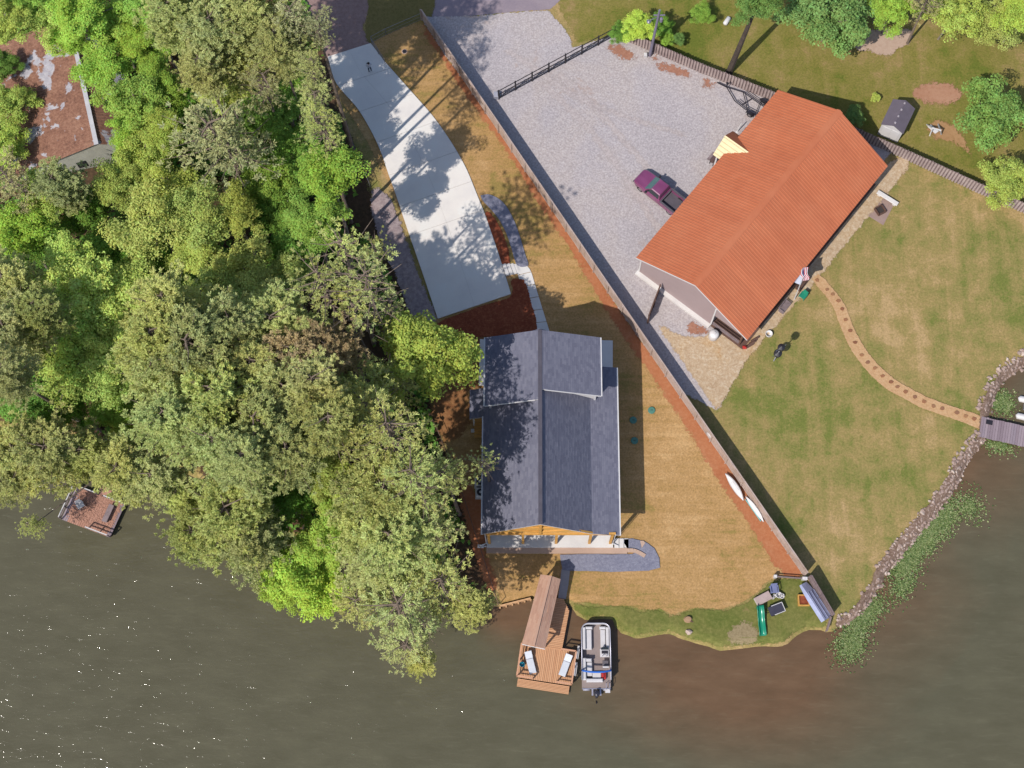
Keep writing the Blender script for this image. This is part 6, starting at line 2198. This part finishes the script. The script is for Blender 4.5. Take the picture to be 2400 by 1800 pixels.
FOREST = [
    (20, 50, 52, 'Y'), (75, 5, 50, 'M'), (120, 45, 60, 'L'), (195, 30, 70, 'M'), (270, 60, 72, 'M'), (345, 20, 55, 'M'), (250, 160, 66, 'M'), (335, 110, 60, 'M'), (315, 245, 72, 'M'), (300, 315, 48, 'M'), (385, 310, 58, 'Y'), (375, 205, 55, 'M'), (165, 90, 45, 'M', 9),
    (20, 245, 55, 'Y', 5), (12, 355, 52, 'Y', 5), (10, 150, 34, 'D', 5),
    (420, 55, 72, 'P', 20), (510, 85, 78, 'P', 20), (480, 170, 55, 'P', 19), (600, 45, 80, 'P', 21), (655, 115, 64, 'P', 21), (690, 60, 60, 'G', 22), (745, 70, 42, 'G', 22), (735, 170, 40, 'G', 22), (560, 150, 55, 'P', 17),
    (530, 215, 55, 'Y'), (620, 205, 60, 'G', 18), (690, 225, 55, 'M'), (645, 265, 60, 'D'), (745, 235, 48, 'S', 20), (752, 300, 55, 'S', 20), (450, 250, 55, 'D', 8), (420, 330, 50, 'D', 8),
    (528, 336, 112, 'G', 16), (776, 412, 76, 'M', 15), (700, 355, 58, 'D', 10), (635, 430, 64, 'M', 9), (655, 500, 64, 'D', 9), (735, 520, 66, 'M', 14), (590, 380, 50, 'D', 8), (600, 300, 52, 'D', 8),
    (325, 385, 62, 'Y'), (285, 440, 62, 'Y'), (355, 515, 88, 'O', 13), (450, 500, 78, 'O', 13), (548, 500, 58, 'O', 12), (575, 635, 78, 'O', 12), (510, 675, 72, 'O', 12), (400, 440, 60, 'O', 12), (460, 590, 60, 'O', 11),
    (43, 434, 62, 'G', 14), (98, 477, 60, 'Y', 11), (49, 548, 72, 'M', 11), (115, 560, 62, 'D', 9), (150, 440, 55, 'P', 13), (210, 500, 60, 'D', 8), (250, 580, 60, 'D', 8),
    (163, 610, 60, 'L', 12), (190, 695, 95, 'L', 13), (295, 675, 85, 'L', 12), (235, 745, 82, 'L', 12), (163, 815, 88, 'L', 12), (262, 815, 80, 'L', 12), (340, 600, 60, 'D', 8), (380, 660, 62, 'D', 8),
    (20, 665, 72, 'P', 15), (33, 785, 82, 'P', 16), (18, 885, 62, 'P'), (95, 740, 60, 'P'),
    (405, 735, 86, 'P'), (462, 825, 92, 'P'), (375, 815, 82, 'P'), (543, 785, 82, 'P'), (608, 705, 70, 'O', 12), (651, 765, 76, 'P'), (706, 815, 76, 'P'), (772, 830, 70, 'R'), (680, 660, 66, 'O', 11), (690, 590, 60, 'D', 9),
    (814, 608, 86, 'V', 22), (868, 680, 90, 'V', 22), (762, 680, 80, 'V', 22), (830, 745, 82, 'V', 18), (915, 735, 55, 'V', 14), (880, 590, 40, 'V', 14),
    (988, 838, 100, 'Y', 13),
    (163, 865, 78, 'L', 12), (248, 888, 70, 'L', 11), (60, 945, 66, 'D', 10), (265, 955, 52, 'M', 9), (295, 1008, 46, 'Y', 7), (150, 950, 56, 'D', 8),
    (380, 865, 80, 'P'), (462, 905, 90, 'P'), (405, 985, 86, 'P'), (515, 950, 92, 'P'), (597, 880, 86, 'P'), (705, 845, 78, 'R'), (678, 930, 86, 'P'), (624, 1000, 86, 'P'), (515, 1050, 82, 'P'), (570, 1085, 72, 'P'), (678, 1060, 76, 'P'), (776, 1000, 80, 'P'), (868, 960, 90, 'S', 14), (922, 1026, 96, 'S', 19), (841, 890, 76, 'S', 13), (930, 900, 60, 'S', 12), (740, 915, 70, 'P'),
    (54, 1065, 76, 'P', 12), (128, 1065, 80, 'P', 12), (195, 1068, 54, 'P', 11), (14, 1135, 50, 'P', 10), (304, 1108, 66, 'P', 11), (370, 1120, 66, 'P', 11), (420, 1160, 46, 'P', 9), (79, 1232, 30, 'S', 5), (300, 1052, 40, 'P', 10),
    (545, 1210, 90, 'P', 13), (586, 1282, 80, 'P', 11), (461, 1259, 60, 'P', 9), (480, 1170, 46, 'Y', 7),
    (700, 1335, 86, 'B', 8), (765, 1265, 66, 'B', 10), (660, 1372, 52, 'B', 6), (770, 1385, 56, 'B', 7), (776, 1125, 60, 'Y', 10), (806, 1180, 50, 'Y', 10), (665, 1168, 68, 'D', 9), (640, 1265, 50, 'D', 8),
    (895, 1158, 96, 'P', 15), (977, 1130, 86, 'S', 19), (1045, 1120, 58, 'S', 15), (922, 1255, 96, 'P', 14), (1006, 1230, 72, 'S', 13), (857, 1243, 76, 'P', 14), (985, 1300, 46, 'D', 7), (1136, 1090, 40, 'V', 12),
    (950, 1428, 108, 'S', 10), (1035, 1378, 84, 'S', 10), (841, 1418, 70, 'S', 9), (952, 1512, 66, 'S', 9), (1108, 1425, 44, 'P', 9), (985, 1555, 32, 'P', 8), (875, 1330, 70, 'P', 12),
]
LANDM = [('the old house', 150, 260), ('the leaf-covered dock', 210, 1190), ('the driveway top', 815, 130), ('the lower driveway end', 1000, 640),
         ('the charcoal-roofed house', 1140, 1040), ('the boathouse dock', 1240, 1430), ('the left edge centre', 0, 720), ('the top edge', 500, 0), ('the largest lime tree', 700, 1335)]
ORD = ['nearest', 'second nearest', 'third nearest', 'fourth nearest', 'fifth nearest', 'sixth nearest', 'seventh nearest', 'eighth nearest', 'ninth nearest', 'tenth nearest', 'eleventh nearest', 'twelfth nearest', 'thirteenth nearest']
buck = {}
for i, tr in enumerate(FOREST):
    px, py, rp, kd = tr[:4]
    dist, ln, lx, ly = min((math.hypot(px - lx, py - ly), ln, lx, ly) for ln, lx, ly in LANDM if math.hypot(px - lx, py - ly) > 12)
    dx, dy = px - lx, py - ly
    dr_ = ('left of' if dx < 0 else 'right of') if abs(dx) > abs(dy) else ('above' if dy < 0 else 'below')
    buck.setdefault((KINDN[kd][1], dr_, ln), []).append((dist, i))
tl_ = {}
for (kn, dr_, ln), lst in buck.items():
    lst.sort()
    for q, (_, i) in enumerate(lst):
        tl_[i] = f'{kn}, {ORD[q]} such {dr_} {ln}' if len(lst) > 1 else f'the only {kn} close by {dr_} {ln}'
for i, tr in enumerate(FOREST):
    px, py, rp, kd = tr[:4]
    lb = tl_[i]
    if (px, py) == (700, 1335):
        lb = 'vivid lime-yellow tree with the largest lime crown at the lake shore'
    tree(px, py, rp, kd, tr[4] if len(tr) > 4 else None, lb, k=1.12)

# trees and shrubs on the north side
GN = 'trees and shrubs of the north lawn'
for a in [(1945, 38, 100, 'N', 5, 'large deep green tree above the barn at the top of the lawn'), (1775, 12, 56, 'N', 11, 'tall tree with long bare trunk rising behind the picket fence'),
          (2092, 12, 58, 'M', 5, 'bright green shrub beside the sandy patch at the top'), (2062, 2, 40, 'D', 4, 'dark shrub between large tree and bright shrub at the top edge'),
          (2242, 34, 72, 'L', 5, 'pale green tree at the top right, left of its pair'), (2335, 55, 62, 'O', 4, 'olive-yellow shrubby tree in the top right corner'), (2395, 25, 62, 'Y', 6, 'yellow-green tree in the very top right corner'), (2175, -5, 52, 'G', 8, 'thin grey pine at the top edge right of the sandy patch'),
          (2325, 272, 88, 'N', 4, 'deep green round tree at the right edge of the north lawn'), (2362, 424, 62, 'Y', 3, 'yellow-green bush growing over the picket fence at the right'), (1495, 60, 40, 'B', 2.6, 'vivid lime bush left of the utility pole'),
          (1452, 78, 26, 'D', 1.6, 'dark shrub left of the lime bush'), (1546, 60, 30, 'D', 2.0, 'dark shrub just right of the utility pole'), (1562, 92, 18, 'M', 1.2, 'small green shrub behind the picket fence nearest the pole'), (1590, 92, 16, 'N', 1.2, 'small dark shrub behind the picket fence farther from the pole'),
          (1645, 32, 28, 'M', 1.6, 'round green shrub alone on the north lawn'), (2052, 228, 11, 'Y', .6, 'tiny yellow-green plant beside the garden shed'), (2003, 272, 24, 'N', 1.8, 'shrub standing in the shadow of the barn gable')]:
    px, py, rp, kd, zc, lb = a
    small = zc < 3
    tree(px, py, rp, kd, zc, lb, base=(1708, 170) if px == 1775 else None, group=GN, cat='shrub' if small or 'shrub' in lb else 'tree', name='garden_shrub' if small else None, k=1.05)

# undergrowth that fills the gaps under the canopy
r_ = np.random.default_rng(99)
poly = np.array(pxs([(-60, -60), (700, -60), (760, 140), (800, 300), (850, 430), (880, 560), (940, 720), (985, 860), (1020, 1020), (1060, 1150), (1110, 1300), (1130, 1390), (960, 1330), (770, 1285), (690, 1250), (600, 1195), (540, 1140), (455, 1095), (330, 1045), (170, 1005), (-60, 970)]))
pts = np.column_stack([r_.uniform(poly[:, 0].min(), poly[:, 0].max(), 90000), r_.uniform(poly[:, 1].min(), poly[:, 1].max(), 90000)])
ohp = np.array(pxs([(20, 120), (190, 120), (300, 330), (260, 460), (20, 420)]))
dens = np.sin(pts[:, 0] * .45 + 1.3 * np.sin(pts[:, 1] * .3)) + np.cos(pts[:, 1] * .5 + np.sin(pts[:, 0] * .37)) + r_.normal(0, .5, len(pts))
pts = pts[inside(pts, poly) & ~inside(pts, ohp) & (dens > -.3)][:30000]
hgt = .3 + 2.4 * np.clip(np.sin(pts[:, 0] * .9) * np.cos(pts[:, 1] * .8) * .5 + .5, 0, 1) * r_.uniform(.3, 1, len(pts))
C3 = np.column_stack([pts, hgt])
ug = bpy.data.objects.new('undergrowth', quad_mesh('undergrowth', leaf_quads(r_, C3, np.tile([0, 0, 1.2], (len(C3), 1)), .24), m_leaf))
COL.objects.link(ug)
ug.color = A(134, 178, 84)
ug['kind'] = 'stuff'
tag(ug, 'low green undergrowth filling the gaps beneath the wood', 'undergrowth')
print('objects', len(scene.objects))
